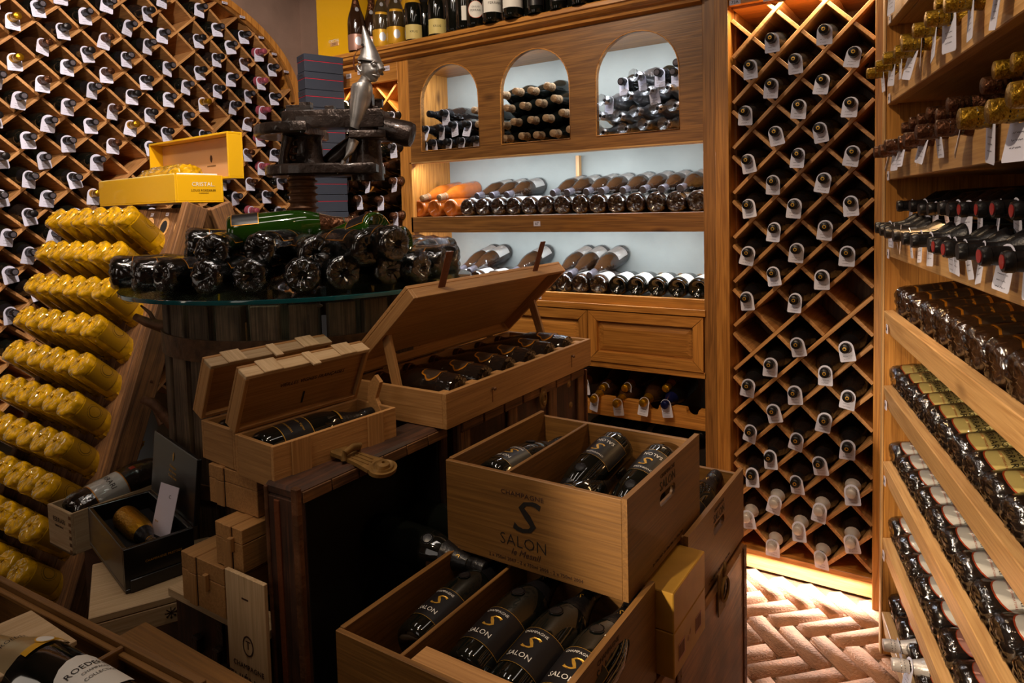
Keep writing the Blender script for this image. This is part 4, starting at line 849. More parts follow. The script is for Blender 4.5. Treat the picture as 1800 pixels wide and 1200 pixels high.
# ---------------- riddling rack with yellow-wrapped bottles ----------------
XP, YR, ZR, LN = -2.262, 1.472, .040, .367
pup = tag(empty('riddling_rack', (0, 0, 0)), 'weathered A-frame riddling rack leaning under the yellow-wrapped bottles', 'riddling rack')
lt = math.atan(LN); WPU = .68
def leaf(sgn):
    H = (ZR-ZF)/math.cos(lt)
    for k in range(6):
        w_ = (WPU-.07)/6; x = XP-.035-w_*(k+.5)
        mx = Matrix.Translation((x, YR-sgn*.028, ZR)) @ Matrix.Rotation(-sgn*lt, 4, 'X')
        g = G(); nrows = 11; zz = 0
        p = ob('plank', boxmesh((w_-.003, .022, H-.02), OLD, .002), pup, mx @ Matrix.Translation((0, 0, -H/2)))
        if sgn > 0 and k < 3:
            numplate(p, (0, -.0125, H/2-.035), (.016, .002, .013), '4'+str(3-k), .010, (1, 0, 0))
            g = G(); g.lathe([(.021, -.0006), (.031, -.0006), (.031, .0006), (.021, .0006)], 24, Matrix.Diagonal((1, 1.25, 1, 1))); rg = ob('hole_ring', g.me('hole_ring', RAIL[0]), p, Matrix(((1, 0, 0, 0), (0, 0, -1, -.0125), (0, 1, 0, H/2-.085), (0, 0, 0, 1))))
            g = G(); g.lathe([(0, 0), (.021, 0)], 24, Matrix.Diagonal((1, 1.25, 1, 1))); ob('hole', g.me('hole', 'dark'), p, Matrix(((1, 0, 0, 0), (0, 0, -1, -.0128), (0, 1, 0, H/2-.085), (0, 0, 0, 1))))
    for x in (XP-.0175, XP-WPU+.0175):
        mx = Matrix.Translation((x, YR-sgn*.045, ZR)) @ Matrix.Rotation(-sgn*lt, 4, 'X')
        s = ob('stile', boxmesh((.034, .085, H), OLD, .003), pup, mx @ Matrix.Translation((0, 0, -H/2)))
        if sgn > 0 and x > -2.5:
            g = G(); g.lathe([(0, .0008), (.005, .0008), (.005, -.002)], 10); sm_ = g.me('screw', 'rust')
            for zz in (-.08, -.30, -.36, -.62, -.9): ob('screw', sm_, s, Matrix.Translation((.0175, rnd.uniform(-.02, .02), H/2+zz)) @ Matrix.Rotation(PI/2, 4, 'Y'))
leaf(1); leaf(-1)
yd = V((0, .72, -.69))
def ybot(col, row, back=False):
    y, z = 1.267-.0435*row, .014-.1235*row; x = -2.462-.104*col
    d = V((rnd.uniform(-.03, .03), .72, -.69)); up = V((.8, .15, .6))
    if back: y = 2*YR-y; d.y *= -1; up = V((.8, -.1, .6))
    return frame((x, y, z), d, up)
for row in range(11):
    for col in range(6):
        bottle('k_yellow', ybot(col, row) @ Matrix.Rotation(rnd.uniform(-.25, .25), 4, 'Z'), f'yellow film-wrapped bottle in the riddling rack, {ORD[row]} row from top, {ORD[col]} from right', 'yellow-wrapped bottles in the riddling rack')
    for col in range(2 if row < 1 else 1):
        bottle('k_yellow', ybot(col, row, True), f'yellow film-wrapped bottle on the far side of the rack, {ORD[row]} row, {["nearest the press", "next one in"][col]}', 'yellow-wrapped bottles on the far side')
# open yellow presentation case on the ridge
mxc = Matrix.Translation((-2.332, 1.385, .052)) @ Matrix.Rotation(R(-4.6), 4, 'Z')
case = tag(empty('presentation_case', mx=mxc), 'open yellow lacquered presentation case with lid standing, resting on the riddling rack', 'box')
cw, cdp, ch = .64, .182, .10
box('case_base', (-cw, 0, 0), (0, cdp, .006), 'yellow', case); box('side_panel', (-cw, 0, .006), (0, .008, ch), 'yellow', case); box('side_panel', (-cw, cdp-.008, .006), (0, cdp, ch), 'yellow', case)
box('end_panel', (-.008, .008, .006), (0, cdp-.008, ch), 'yellow', case); box('end_panel', (-cw, .008, .006), (-cw+.008, cdp-.008, ch), 'yellow', case)
box('inner_tray', (-cw+.010, .010, .05), (-.010, cdp-.010, .0805), 'cream', case); box('white_rim', (-.009, .012, ch), (-.002, cdp-.02, ch+.006), 'white', case); box('white_rim', (-cw+.01, .002, ch), (-.012, .008, ch+.004), 'cream', case)
on_face('lettering', 'CRISTAL.', .021, 'whiteink', case, (.0008, .105, .066), (0, 1, 0), (0, 0, 1)); on_face('lettering', 'LOUIS ROEDERER', .0115, 'oline', case, (.0008, .105, .044), (0, 1, 0), (0, 0, 1)); on_face('lettering', 'CHAMPAGNE', .006, 'oline', case, (.0008, .105, .034), (0, 1, 0), (0, 0, 1))
lid = box('case_lid', (-cw+.06, cdp+.055, .088), (.045, cdp+.061, .262), 'yellow', case)
for a, b in (((-.6*cw-.21+.03, 0), 0),): pass
def lidp(lo, hi, nm='lid_side', m='yellow'): box(nm, lo, hi, m, case)
lidp((-cw+.06, cdp-.0, .254), (.045, cdp+.055, .262)); lidp((-cw+.06, cdp-.0, .088), (.045, cdp+.055, .096)); lidp((.037, cdp-.0, .096), (.045, cdp+.055, .254)); lidp((-cw+.06, cdp, .096), (-cw+.068, cdp+.055, .254))
lidp((-cw+.07, cdp+.052, .098), (.035, cdp+.0545, .252), 'lid_lining', 'innerpaper')
g = G(); g.prism([(0, .016), (.007, .010), (.009, 0), (.005, -.010), (0, -.014), (-.005, -.010), (-.009, 0), (-.007, .010)], 0, .0006)
ob('crest', g.me('crest', 'inkbr'), case, Matrix(((1, 0, 0, -.17), (0, 0, -1, cdp+.0515), (0, 1, 0, .175), (0, 0, 0, 1))))
on_face('lettering', 'LOUIS ROEDERER', .008, 'oline', case, (-.17, cdp+.0512, .147), (1, 0, 0), (0, 0, 1))
def fnw(p, a): k = 1+.04*math.sin(9*a+p[2]*70)+.03*math.sin(17*a-p[2]*50); return (p[0]*k, p[1]*k, p[2])
me = lathe_me('big_yellow', [(0, 0), (.04, -.004), (.058, .006), (.062, .03), (.062, .28), (.055, .33), (.04, .38), (.026, .44), (.022, .50), (.024, .52), (.01, .53), (0, .53)], 'yfilm', 48, fnw)
tag(ob('wine_bottle', me, None, mxc @ frame((-.055, .091, .083), (-1, 0, .0), (0, 0, 1))), 'large bottle in crumpled yellow film lying in the open yellow case', 'bottle')
# ---------------- the old wine press ----------------
PX_, PY_ = -1.739, 1.454; ZG = -.205
press = tag(empty('wine_press', (PX_, PY_, 0)), 'old slatted wine press with iron hoops and threaded screw, used as a display table', 'wine press')
NS = 26; RB = .412
for i in range(NS):
    a = 2*PI*i/NS; ob('stave', boxmesh((.024, .074, .98), OLDG, .003), press, Matrix.Rotation(a, 4, 'Z') @ Matrix.Translation((RB-.012, 0, -.235-.49)))
def hoop(z0, z1, r=RB):
    g = G(); g.lathe([(r, z0), (r+.006, z0), (r+.006, z1), (r, z1), (r, z0)], 64); ob('hoop', autosmooth(g.me('hoop', 'hoop'), 40), press)
hoop(-.385, -.325, RB+.002); hoop(-.76, -.72, RB+.002); hoop(-1.14, -1.09, RB+.002)
g = G(); g.lathe([(0, -1.30), (.52, -1.30), (.54, -1.27), (.54, -1.22), (0, -1.22)], 48); ob('press_pan', autosmooth(g.me('press_pan', 'rust')), press)
for k in range(4): a = PI/4+k*PI/2; g = G(); g.tube([(.42*math.cos(a), .42*math.sin(a), -1.27), (.5*math.cos(a), .5*math.sin(a), ZF+.002)], [.03, .022], 10); ob('leg', g.me('leg', 'rust', True), press)
g = G(); r_ = .040
vs = []
turns = 26; zb, zt_ = -.30, .245; seg = 18; n = turns*6
prof = []
for i in range(n+1):
    z = zb+(zt_-zb)*i/n; ph = (i % 6)/6; rr = .0395+.0085*max(0, math.sin(2*PI*ph)); prof.append((rr, z))
g.lathe(prof, 24); ob('screw', g.me('screw', 'rust', True), press)
for (a0, pts) in ((0, 0),):
    for px, py, nm in ((300, 572, 'hinge_lever'), (303, 745, 'hinge_lever')):
        P = ray(px, py); P = P*(2.02/P.dot(FW)); L = P-V((PX_, PY_, 0)); rt = V((RT.x, RT.y, 0)).normalized()
        g = G()
        if py < 650: pl2 = [L+rt*.03, L-rt*.02+V((0, 0, -.004)), L-rt*.07+V((0, 0, .012)), L-rt*.105+V((0, 0, .03))]; rs = [.012, .019, .014, .010]; hk = [L-rt*.012+V((0, 0, -.01)), L-rt*.04+V((0, 0, .0)), L-rt*.06+V((0, 0, .04)), L-rt*.085+V((0, 0, .062))]
        else: pl2 = [L+rt*.03, L-rt*.0, L-rt*.03+V((0, 0, .04)), L-rt*.055+V((0, 0, .065)), L-rt*.085+V((0, 0, .075))]; rs = [.018, .018, .016, .015, .012]; hk = [L-rt*.02+V((0, 0, .01)), L-rt*.035, L-rt*.045+V((0, 0, .03)), L-rt*.06+V((0, 0, .06))]
        g.tube(pl2, rs, 12); g.tube(hk, [.008, .007, .006, .003], 8); ob(nm, g.me(nm, 'rust', True), press)
# iron head, in a frame turned to the room
HD = Matrix.Rotation(YAW, 4, 'Z') @ Matrix.Translation((.018, 0, 0))
def hp_(nm, g, m='iron', sm=40): return ob(nm, autosmooth(g.me(nm, m), sm), press, HD)
def slab2(poly, z0, z1, bev=.006):
    g = G(); n = len(poly); cx = sum(p[0] for p in poly)/n; cy = sum(p[1] for p in poly)/n
    f = lambda k: [(cx+(x-cx)*k, cy+(y-cy)*k) for x, y in poly]
    L = [(f(.94), z0), (f(1), z0+bev), (f(1), z1-bev), (f(.95), z1)]; vs = [(x, y, z) for P, z in L for x, y in P]
    g.add(vs, [tuple(range(n))[::-1], tuple(range(3*n, 4*n))]+[(k*n+i, k*n+(i+1) % n, (k+1)*n+(i+1) % n, (k+1)*n+i) for k in range(3) for i in range(n)]); return g
def arcp(cx, cy, r, a0, a1, n=14): return [(cx+r*math.cos(R(a0+(a1-a0)*i/n)), cy+r*math.sin(R(a0+(a1-a0)*i/n))) for i in range(n+1)]
hp_('lower_plate', slab2(arcp(-.02, 0, .108, 90, 270)+[(.10, -.095), (.16, -.075), (.232, -.075), (.232, .075), (.16, .075), (.10, .095)], .118, .153))
hp_('ratchet_disc', slab2(arcp(0, 0, .155, 90, 270)+arcp(0, 0, .155, -90, -72)[:-1]+[(.035, -.14), (.035, .14)], .240, .274))
hp_('upper_arm', slab2([(-.058, -.05), (-.03, -.062), (.12, -.058), (.252, -.052), (.258, .05), (.0, .062), (-.058, .05)], .268, .318, .004))
hp_('upper_arm_step', slab2([(-.01, -.066), (.12, -.062), (.255, -.056), (.255, -.03), (-.01, -.03)], .262, .300, .003))
hp_('lower_flange', slab2([(.155, -.085), (.235, -.082), (.262, -.06), (.262, .06), (.155, .08)], .225, .250, .004))
g = G(); g.lathe([(.052, .10), (.048, .16), (.045, .24), (.05, .262)], 20, Matrix.Translation((.19, 0, 0))); hp_('right_pillar', g)
g = G(); g.lathe([(.062, .15), (.05, .17), (.048, .23), (.058, .245)], 20, Matrix.Translation((.0, 0, 0))); hp_('screw_nut', g)
g = G(); g.tube([(-.055, -.05, .15), (-.052, -.055, .19), (-.035, -.06, .24)], [.02, .014, .018], 12); hp_('bridge_strut', g); g = G(); g.tube([(.03, .05, .15), (.09, .055, .19), (.14, .05, .235)], [.02, .03, .02], 12); hp_('bridge_strut', g)
g = G(); g.tube([(.245, -.01, .262), (.27, -.014, .258), (.325, -.02, .240), (.338, -.022, .236), (.345, -.022, .234)], [.040, .037, .040, .036, .018], 24); hp_('handle_socket', g)
for x, y, s, h in ((-.025, 0, .026, .022), (.008, -.01, .017, .030), (.075, .02, .014, .022), (.205, .0, .030, .012)): hp_('bolt_head', slab2([(x-s, y-s), (x+s, y-s), (x+s, y+s), (x-s, y+s)], .317, .317+h, .003))
hp_('square_nut', slab2([(.178, -.02), (.216, -.02), (.216, .02), (.178, .02)], .328, .372, .003)); hp_('bolt_head', slab2([(.222, -.012), (.246, -.012), (.246, .012), (.222, .012)], .328, .352, .003))
# round glass top
glass = G(); RG = .524; glass.lathe([(0, ZG-.012), (RG-.002, ZG-.012), (RG-.002, ZG), (0, ZG)], 96); gt = ob('glass_top', autosmooth(glass.me('glass_top', 'tglass')), None, None, (PX_, PY_, 0)); tag(gt, 'round clear glass table top with teal edge resting on the press basket', 'glass top')
g = G(); g.lathe([(RG-.0015, ZG-.0118), (RG+.001, ZG-.011), (RG+.0015, ZG-.006), (RG+.001, ZG-.001), (RG-.0015, ZG-.0002)], 96); ob('glass_edge', autosmooth(g.me('glass_edge', 'tedge')), gt)
# figurine: pointed hat, bust tapering to a horn
ZH = 0
def fig():
    f = tag(empty('silver_figurine', mx=Matrix.Translation((PX_, PY_, 0)) @ Matrix.Rotation(YAW, 4, 'Z') @ Matrix.Translation((.018, 0, 0)) @ Matrix.Rotation(R(2.5), 4, 'Y')), 'aged silver bust figurine with tall pointed hat stuck upright in the press head', 'figurine')
    def part(nm, g, m='silver', s=50): return ob(nm, autosmooth(g.me(nm, m), s), f)
    k = 1/571.; X = lambda px: (px-540)*k; Z = lambda py: (364-py)*k*.99+.0
    y0 = -.045
    # bust horn
    L = [(143, 648, 17), (135, 646, 26), (140, 641, 35), (150, 637, 34), (170, 633, 31), (190, 627, 26), (208, 623, 20), (222, 628, 15)]
    g = G(); pts = [(X(639), y0, Z(128)), (X(640), y0, Z(132)), (X(640), y0, Z(140)), (X(639), y0, Z(152)), (X(636), y0, Z(170)), (X(632), y0, Z(190)), (X(627), y0, Z(210)), (X(622), y0, Z(216))]
    g.tube(pts, [.012, .029, .033, .033, .030, .025, .019, .015], 24); part('torso', g)
    g = G(); g.tube([(X(628), y0-.012, Z(232)), (X(622), y0-.02, Z(250)), (X(613), y0-.03, Z(270)), (X(603), y0-.04, Z(292))], [.017, .013, .008, .0015], 18); part('horn_tip', g)
    g = G(); g.tube([(X(643), y0, Z(136)), (X(646), y0, Z(126)), (X(651), y0, Z(114))], [.024, .018, .020], 16); part('neck', g)
    # head: shaped lathe with brow, cheeks, chin
    import mathutils
    g = G(); bm = bmesh.new(); bmesh.ops.create_uvsphere(bm, u_segments=32, v_segments=24, radius=1)
    for v in bm.verts:
        x, y, z = v.co; n = v.co.normalized(); r = 1
        fr = max(0, n.x)  # face looks to +x
        r += .12*math.exp(-((n.z-.22)**2+(n.y)**2*2)/.03)*fr - .10*math.exp(-((n.z-.02)**2/.02+((abs(n.y)-.38)**2)/.03))*fr + .16*math.exp(-((n.z+.25)**2/.03+((abs(n.y)-.42)**2)/.06))*fr
        r += .30*math.exp(-((n.z+.78)**2/.03+(n.y)**2/.12+(n.x-.45)**2/.2))
        v.co = (x*r*.036, y*r*.031, z*r*.038)
    me = bpy.data.meshes.new('head'); bm.to_mesh(me); bm.free(); me.materials.append(M['silver']); autosmooth(me, 70)
    hr = R(-38)
    hd = ob('head', me, f, Matrix.Translation((X(654), y0, Z(106))) @ Matrix.Rotation(hr, 4, 'Z'))
    def hpart(nm, g, m='silver'): return ob(nm, autosmooth(g.me(nm, m), 60), hd)
    g = G(); g.tube([(.030, 0, .012), (.043, 0, .004), (.052, 0, -.008), (.050, 0, -.016), (.040, 0, -.014)], [.006, .009, .012, .010, .006], 14); hpart('nose', g)
    for s in (-1, 1):
        g = G(); g.lathe([(0, .004), (.004, .003), (.006, 0), (.0065, -.003)], 14, Matrix.Translation((.0335, s*.0125, .008)) @ Matrix.Rotation(PI/2, 4, 'Y')); hpart('eye', g)
        g = G(); g.tube([(.026, s*.021, .010), (.035, s*.015, .017), (.037, s*.006, .014)], [.002, .0035, .002], 8); hpart('eyebrow', g)
        g = G(); g.tube([(-.004, s*.031, .014), (-.012, s*.034, .016), (-.017, s*.035, .006), (-.013, s*.034, -.006), (-.005, s*.031, -.012)], [.003, .0042, .0045, .004, .003], 10); hpart('ear', g)
    g = G(); g.tube([(.026, -.013, -.021), (.034, -.006, -.024), (.036, 0, -.0245), (.034, .006, -.024), (.026, .013, -.021)], [.002, .0035, .004, .0035, .002], 8); hpart('lips', g)
    g = G(); g.tube([(.024, -.010, -.026), (.032, 0, -.030), (.024, .010, -.026)], [.002, .0035, .002], 8); hpart('lips', g)
    # hat
    def fh(p, a): z = p[2]; return (p[0]-.012*(max(0, z)/.11)**1.5, p[1], z-(.010*math.cos(a) if z < .02 else 0))
    g = G(); g.lathe([(.034, .0), (.0385, -.001), (.0395, .003), (.035, .010), (.029, .024), (.023, .044), (.0165, .066), (.0095, .090), (.0035, .110), (.001, .114), (0, .1145)], 32, fn=fh); ht = ob('pointed_hat', autosmooth(g.me('pointed_hat', 'silver'), 60), f, Matrix.Translation((X(655), y0, Z(95))) @ Matrix.Rotation(R(-6), 4, 'Y'))
    g = G(); c = [(X(645), y0-.020, Z(69)), (X(636), y0-.026, Z(75)), (X(630), y0-.03, Z(88)), (X(629), y0-.03, Z(102)), (X(633), y0-.024, Z(114))]; g.tube(c, .0026, 8); part('hat_cord', g, 'leather')
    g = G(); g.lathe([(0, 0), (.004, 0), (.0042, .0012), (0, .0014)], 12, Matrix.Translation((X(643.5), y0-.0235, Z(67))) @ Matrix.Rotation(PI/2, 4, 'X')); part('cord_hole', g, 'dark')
fig()
# bottles heaped on the glass: base position in the picture, height of the axis, aim
CEN = V((PX_, PY_, 0))
def atd(px, py, d): v = ray(px, py); return v*(d/v.dot(FW))
def heap(px, py, z, label, yaw=0, kd='k_press', rise=0, aim=None, s=1.0, up=(0, 0, 1)):
    P = onZ(px, py, z) if z < 0 else atd(px, py, z)
    if aim is None: d = CEN-P; d.z = 0; d.normalize(); d = Matrix.Rotation(R(yaw), 3, 'Z') @ d; d.z = rise
    else: d = (atd(*aim)-P).normalized()
    return bottle(kd, frame(P, d, up), label, 'bottles heaped on the glass table top', s=s*1.06)
z1 = ZG+.0475; z2 = 1.79
fr_ = [(200, 480, 0), (237, 485, -4), (283, 487, 2), (357, 488, -3), (438, 486, 4), (532, 484, -2), (605, 480, 3), (686, 473, 0), (743, 469, 8), (781, 462, 5), (804, 456, -2)]
for i, (px, py, yw) in enumerate(fr_): heap(px, py, z1, f'film-wrapped dark bottle on the glass rim, base outward, {ORD[i]} from left', yw)
for i, (px, py, yw, kd) in enumerate([(372, 444, 20, 'k_press'), (453, 440, -14, 'k_press'), (556, 446, 8, 'k_press'), (649, 436, 14, 'k_press'), (697, 428, 6, 'k_press')]): heap(px, py, z2, f'film-wrapped bottle in the second layer on the glass, {ORD[i]} from left', yw, kd, .02)
heap(330, 430, 1.95, 'dark bottle seen side-on at the left of the second layer', 6, 'k_press', .0, (480, 438, 2.05)); heap(717, 424, 2.0, 'dark green bottle in the second layer ending right of the heap', 0, 'k_pressg', .0, (590, 440, 2.05))
heap(402, 412, 1.93, 'green bottle lying on top of the heap, neck towards the screw', 0, 'k_pressg', .0, (594, 394, 2.02), s=1.15)
heap(668, 402, 1.86, 'green bottle leaning down on top, base at upper right', 0, 'k_pressg', -.22, (560, 445, 2.0), s=1.12)
for i, (px, py, yw) in enumerate([(215, 452, 10), (250, 449, 12), (288, 444, 8), (318, 440, 4), (790, 436, 0), (765, 432, 0), (742, 430, 0), (721, 428, 0)]):
    heap(px, py, z1+.0, f'dark bottle lying at the back of the glass, {ORD[i]} from left', yw, 'k_press')
# ---------------- boxes, crates and trunks in the middle ----------------
def thing(name, label, cat, mx=None, group=None): return tag(empty(name, mx=mx or Matrix()), label, cat, group)
def lbox(T, lo, hi): return T
def open_crate(name, label, x0, y0, z0, L, W_, H, m=OAKD, th=.011, div=None, handle=True, group='script-lettered wooden crates'):
    t = thing(name, label, 'crate', Matrix.Translation((x0, y0, z0)), group)
    b = lambda nm, lo, hi, **k: box(nm, lo, hi, m, t, **k)
    b('bottom_board', (th, th, 0), (L-th, W_-th, th)); b('front_panel', (0, 0, 0), (L-th, th, H)); b('back_panel', (0, W_-th, 0), (L-th, W_, H-.012))
    b('left_panel', (0, th, 0), (th, W_-th, H+.002))
    if handle:   # right panel with a rounded hand hole
        g = G(); y = [0, W_/2-.045, W_/2-.03, W_/2+.03, W_/2+.045, W_]; hz0, hz1 = H*.60, H*.60+.026
        P = lambda a0, a1, c0, c1: g.box((L-th, a0, c0), (L, a1, c1))
        P(0, W_, 0, hz0); P(0, W_, hz1, H+.003); P(0, W_/2-.045, hz0, hz1); P(W_/2+.045, W_, hz0, hz1)
        ob('right_panel', g.me('right_panel', m[1]), t)
        g = G()
        for cy, s in ((W_/2-.045, 1), (W_/2+.045, -1)):   # rounded ends of the hole
            rr = .013; zc = (hz0+hz1)/2; n = 8
            for sg in (1, -1):
                pts = [(cy, zc+sg*rr)]+[(cy+s*rr*(1-math.cos(PI/2*i/n)), zc+sg*rr*math.sin(PI/2*i/n)) for i in range(n+1)]
                k = len(pts); g.add([(L-th+.0004, *p) for p in pts]+[(L-.0002, *p) for p in pts], [tuple(range(k)), tuple(range(k, 2*k))[::-1]]+[(i, i+k, (i+1) % k+k, (i+1) % k) for i in range(k)])
        ob('handle_corner', g.me('handle_corner', m[1]), t)
    else: b('right_panel', (L-th, 0, 0), (L, W_, H+.003))
    if div: b('divider', (div-.004, th, th), (div+.004, W_-th, H-.012))
    return t
def crate_print(t, L, W_, H, front=True):
    if front:
        y = -.0006
        on_face('lettering', 'CHAMPAGNE', .013, 'inkbr', t, (L*.46, y, H*.80), (1, 0, 0), (0, 0, 1), sx=1.25)
        on_face('emblem', 'S', .098, 'inkb', t, (L*.46, y, H*.56), (1, 0, 0), (0, 0, 1), shear=.25, sx=1.35)
        on_face('lettering', 'SALON', .034, 'inkb', t, (L*.46, y, H*.285), (1, 0, 0), (0, 0, 1), bold=-.0006)
        on_face('lettering', 'le Mesnil', .018, 'inkbr', t, (L*.47, y, H*.17), (1, 0, 0), (0, 0, 1), shear=.4)
        on_face('lettering', '2 x 750ml 2007 - 2 x 750ml 2006 - 2 x 750ml 2004', .010, 'inkbr', t, (L*.52, y, H*.07), (1, 0, 0), (0, 0, 1))
    x = L+.0006
    on_face('lettering', 'CHAMPAGNE', .012, 'inkbr', t, (x, W_*.5, H*.93), (0, 1, 0), (0, 0, 1), sx=1.1); on_face('lettering', 'SALON', .027, 'inkb', t, (x, W_*.5, H*.82), (0, 1, 0), (0, 0, 1))
    on_face('lettering', '2 x 750ml 2007 - 2 x 750ml 2006 - 2 x 750ml 2004', .008, 'inkbr', t, (x, W_*.5, H*.08), (0, 1, 0), (0, 0, 1))
s1 = open_crate('wooden_crate', 'open wooden crate with large script letter, stacked on two other crates', -.917, 1.118, -.725, .42, .412, .191, div=.135); crate_print(s1, .42, .412, .191)
s2 = open_crate('wooden_crate', 'open wooden crate in the lower foreground holding four script-labelled bottles', -.898, .780, -.912, .42, .42, .190, div=.132); crate_print(s2, .42, .42, .19, False)
box('ledge_board', (.150, .011, .160), (.409, .066, .176), OAK, s2)
s3 = open_crate('wooden_crate', 'open wooden crate behind the gold boxes, standing on the tan trunk', -.90, 1.398, -.905, .42, .45, .186, div=None); crate_print(s3, .42, .45, .186, False)
for i, (x, y, z, kk) in enumerate([(-.83, .90, -.800, 0), (-.700, .885, -.800, 0), (-.607, .868, -.800, 0), (-.520, .858, -.800, 0)]):
    bottle('k_script', frame((x, y, z), (.04, 1, .14), (-.1, -.3, 1)), f'black script-labelled bottle in the foreground crate, {ORD[i]} from left', 'bottles in the foreground crate', s=(1.08 if i else 1.0))
bottle('k_script', frame((-.685, 1.495, -.580), (-.13, -1, -.25), (.1, -.3, 1)), 'black script-labelled bottle lying head down in the stacked crate, left one', 'bottles in the stacked crate')
bottle('k_script', frame((-.570, 1.495, -.590), (-.10, -1, -.28), (.1, -.3, 1)), 'black script-labelled bottle lying head down in the stacked crate, right one', 'bottles in the stacked crate')
bottle('k_script', frame((-.72, 1.165, -.655), (.20, 1, .10), (-.1, -.3, 1)), 'script-labelled bottle pointing away between the two head-down ones', 'bottles in the stacked crate')
bottle('k_script', frame((-.60, 1.15, -.650), (.12, 1, -.02), (-.1, -.3, 1)), 'script-labelled bottle at the front rim of the stacked crate', 'bottles in the stacked crate')
bottle('k_script', frame((-.86, 1.20, -.600), (.05, 1, .0), (-.1, -.3, 1)), 'script-labelled bottle alone in the narrow left compartment', 'bottles in the stacked crate')
bottle('k_script', frame((-.545, 1.60, -.79), (-.1, -1, .05), (.3, -.2, 1)), 'glossy script-labelled bottle inside the crate behind the gold boxes', 'bottles in the rear crate', s=1.1) if False else bottle('k_script', frame((-.56, 1.50, -.785), (.03, 1, .12), (-.2, -.4, 1)), 'glossy script-labelled bottle inside the crate behind the gold boxes', 'bottles in the rear crate', s=1.12)
# gold cardboard boxes wedged upright beside the crates
for i, (z0, z1_) in enumerate(((-.905, -.814), (-.813, -.735))):
    t = thing('carton', ['gold cardboard box standing lower, printed with barcodes', 'gold cardboard box resting on the lower one beside the crate'][i], 'box')
    bd = box('carton_body', (-.560, 1.203, z0), (-.443, 1.394, z1_), 'goldbox', t, .002)
    if i == 0:
        for y in (.025, .125):
            lb_ = box('barcode_label', (-.4428, 1.203+y, z0+.024), (-.4422, 1.203+y+.036, z0+.056), 'pinklab', t, bev=0); g = G(); r = random.Random(3); yy = .002
            while yy < .033: ww = r.uniform(.0004, .0009); g.box((0, 1.203+y+yy, z0+.028), (.0003, 1.203+y+yy+ww, z0+.054)); yy += ww+r.uniform(.0016, .0036)
            ob('barcode', g.me('barcode', 'inkbr'), t, Matrix.Translation((-.4422, 0, 0)))
        g = G()
        for y in (.080, .095): g.lathe([(.004, 0), (.0055, 0), (.0055, .0003), (.004, .0003)], 16, Matrix.Translation((-.4428, 1.203+y+.0, z0+.04+(.006 if y > .09 else 0))) @ Matrix.Rotation(PI/2, 4, 'Y'))
        ob('recycling_mark', g.me('recycling_mark', 'pinklab'), t)
# tan trunk under the crates
t2 = thing('trunk', 'tan leather trunk with brass ring handle standing on the brick floor at right', 'trunk')
tb = box('trunk_body', (-1.0, .75, ZF), (-.470, 1.83, -.914), TRK2, t2, .006)
for y in (.78, 1.285, 1.80): st = box('metal_strap', (-.4715, y, ZF+.002), (-.4665, y+.026, -.916), 'rust', t2, .001)
g = G()
for y in (.784, 1.289, 1.804):
    for k in range(16):
        for dy in (.002, .018): g.lathe([(0, .0015), (.0018, .001), (.0024, 0)], 8, Matrix.Translation((-.4665, y+dy, -.94-.028*k)) @ Matrix.Rotation(PI/2, 4, 'Y'))
ob('rivet', tag(ob('rivet', g.me('rivet', 'brass'), t2), kind='stuff').data, None) if False else tag(ob('rivet', g.me('rivet', 'brass'), t2), kind='stuff')
hp0 = onX(1268, 1035, -.4665)
plb = box('handle_plate', (-.4672, hp0.y-.030, hp0.z-.055), (-.4640, hp0.y+.030, hp0.z+.05), 'brass', t2, .001)
g = G(); g.lathe([(.024, .004), (.027, .008), (.031, .004), (.027, 0), (.024, .004)], 32, Matrix.Translation((-.463, hp0.y+.004, hp0.z)) @ Matrix.Rotation(PI/2, 4, 'Y')); ob('ring_handle', autosmooth(g.me('ring_handle', 'brass')), t2)
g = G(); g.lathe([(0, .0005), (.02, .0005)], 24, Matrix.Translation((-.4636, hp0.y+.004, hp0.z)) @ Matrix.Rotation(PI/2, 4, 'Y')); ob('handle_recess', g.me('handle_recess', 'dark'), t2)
g = G(); g.tube([(-.4655, hp0.y+.006, hp0.z+.03), (-.460, hp0.y+.01, hp0.z+.045), (-.462, hp0.y+.012, hp0.z+.062)], .004, 8); ob('handle_tongue', g.me('handle_tongue', 'brass', True), t2)
# open upright trunk with black interior
t1 = thing('trunk', 'old upright trunk standing open, worn wooden rim round a black lined interior', 'trunk', Matrix.Translation((-1.108, .819, ZF)) @ Matrix.Rotation(R(-.6), 4, 'Y'))
a0, a1, b0, b1, hh = -.012, .085, 0, .452, -.517-ZF
box('top_board', (a0, b0, hh-.024), (a1, b1, hh), TRK, t1, .006); box('front_board', (a0, b0, 0), (a1, b0+.022, hh-.02), TRK, t1, .006); box('back_board', (a0, b1-.022, 0), (a1, b1, hh-.024), TRK, t1, .004); box('bottom_board', (a0, .022, 0), (a1, b1-.022, .02), TRK, t1)
box('black_lining', (a0, .022, .02), (a0+.01, b1-.022, hh-.024), 'dark', t1); box('black_lining', (a0+.01, .0225, .02), (a1-.012, .03, hh-.026), 'dark', t1); box('black_lining', (a0+.01, b1-.03, .02), (a1-.012, b1-.0225, hh-.026), 'dark', t1)
for i in range(6): box('rim_segment', (a1-.003, .012+i*.073, hh-.030), (a1+.003, .012+i*.073+.070, hh-.008), OLD, t1, .001)
box('corner_guard', (a1-.016, -.003, .0), (a1+.002, .010, hh+.002), 'rust', t1, .002); box('leather_edge', (a0+.002, -.004, .0), (a0+.012, .004, hh-.006), 'rust', t1, .002); box('leather_edge', (a0+.03, -.003, hh-.6), (a0+.045, .003, hh-.03), 'leather', t1, .001)
g = G(); hx = V((a1-.03, .165, hh+.004))
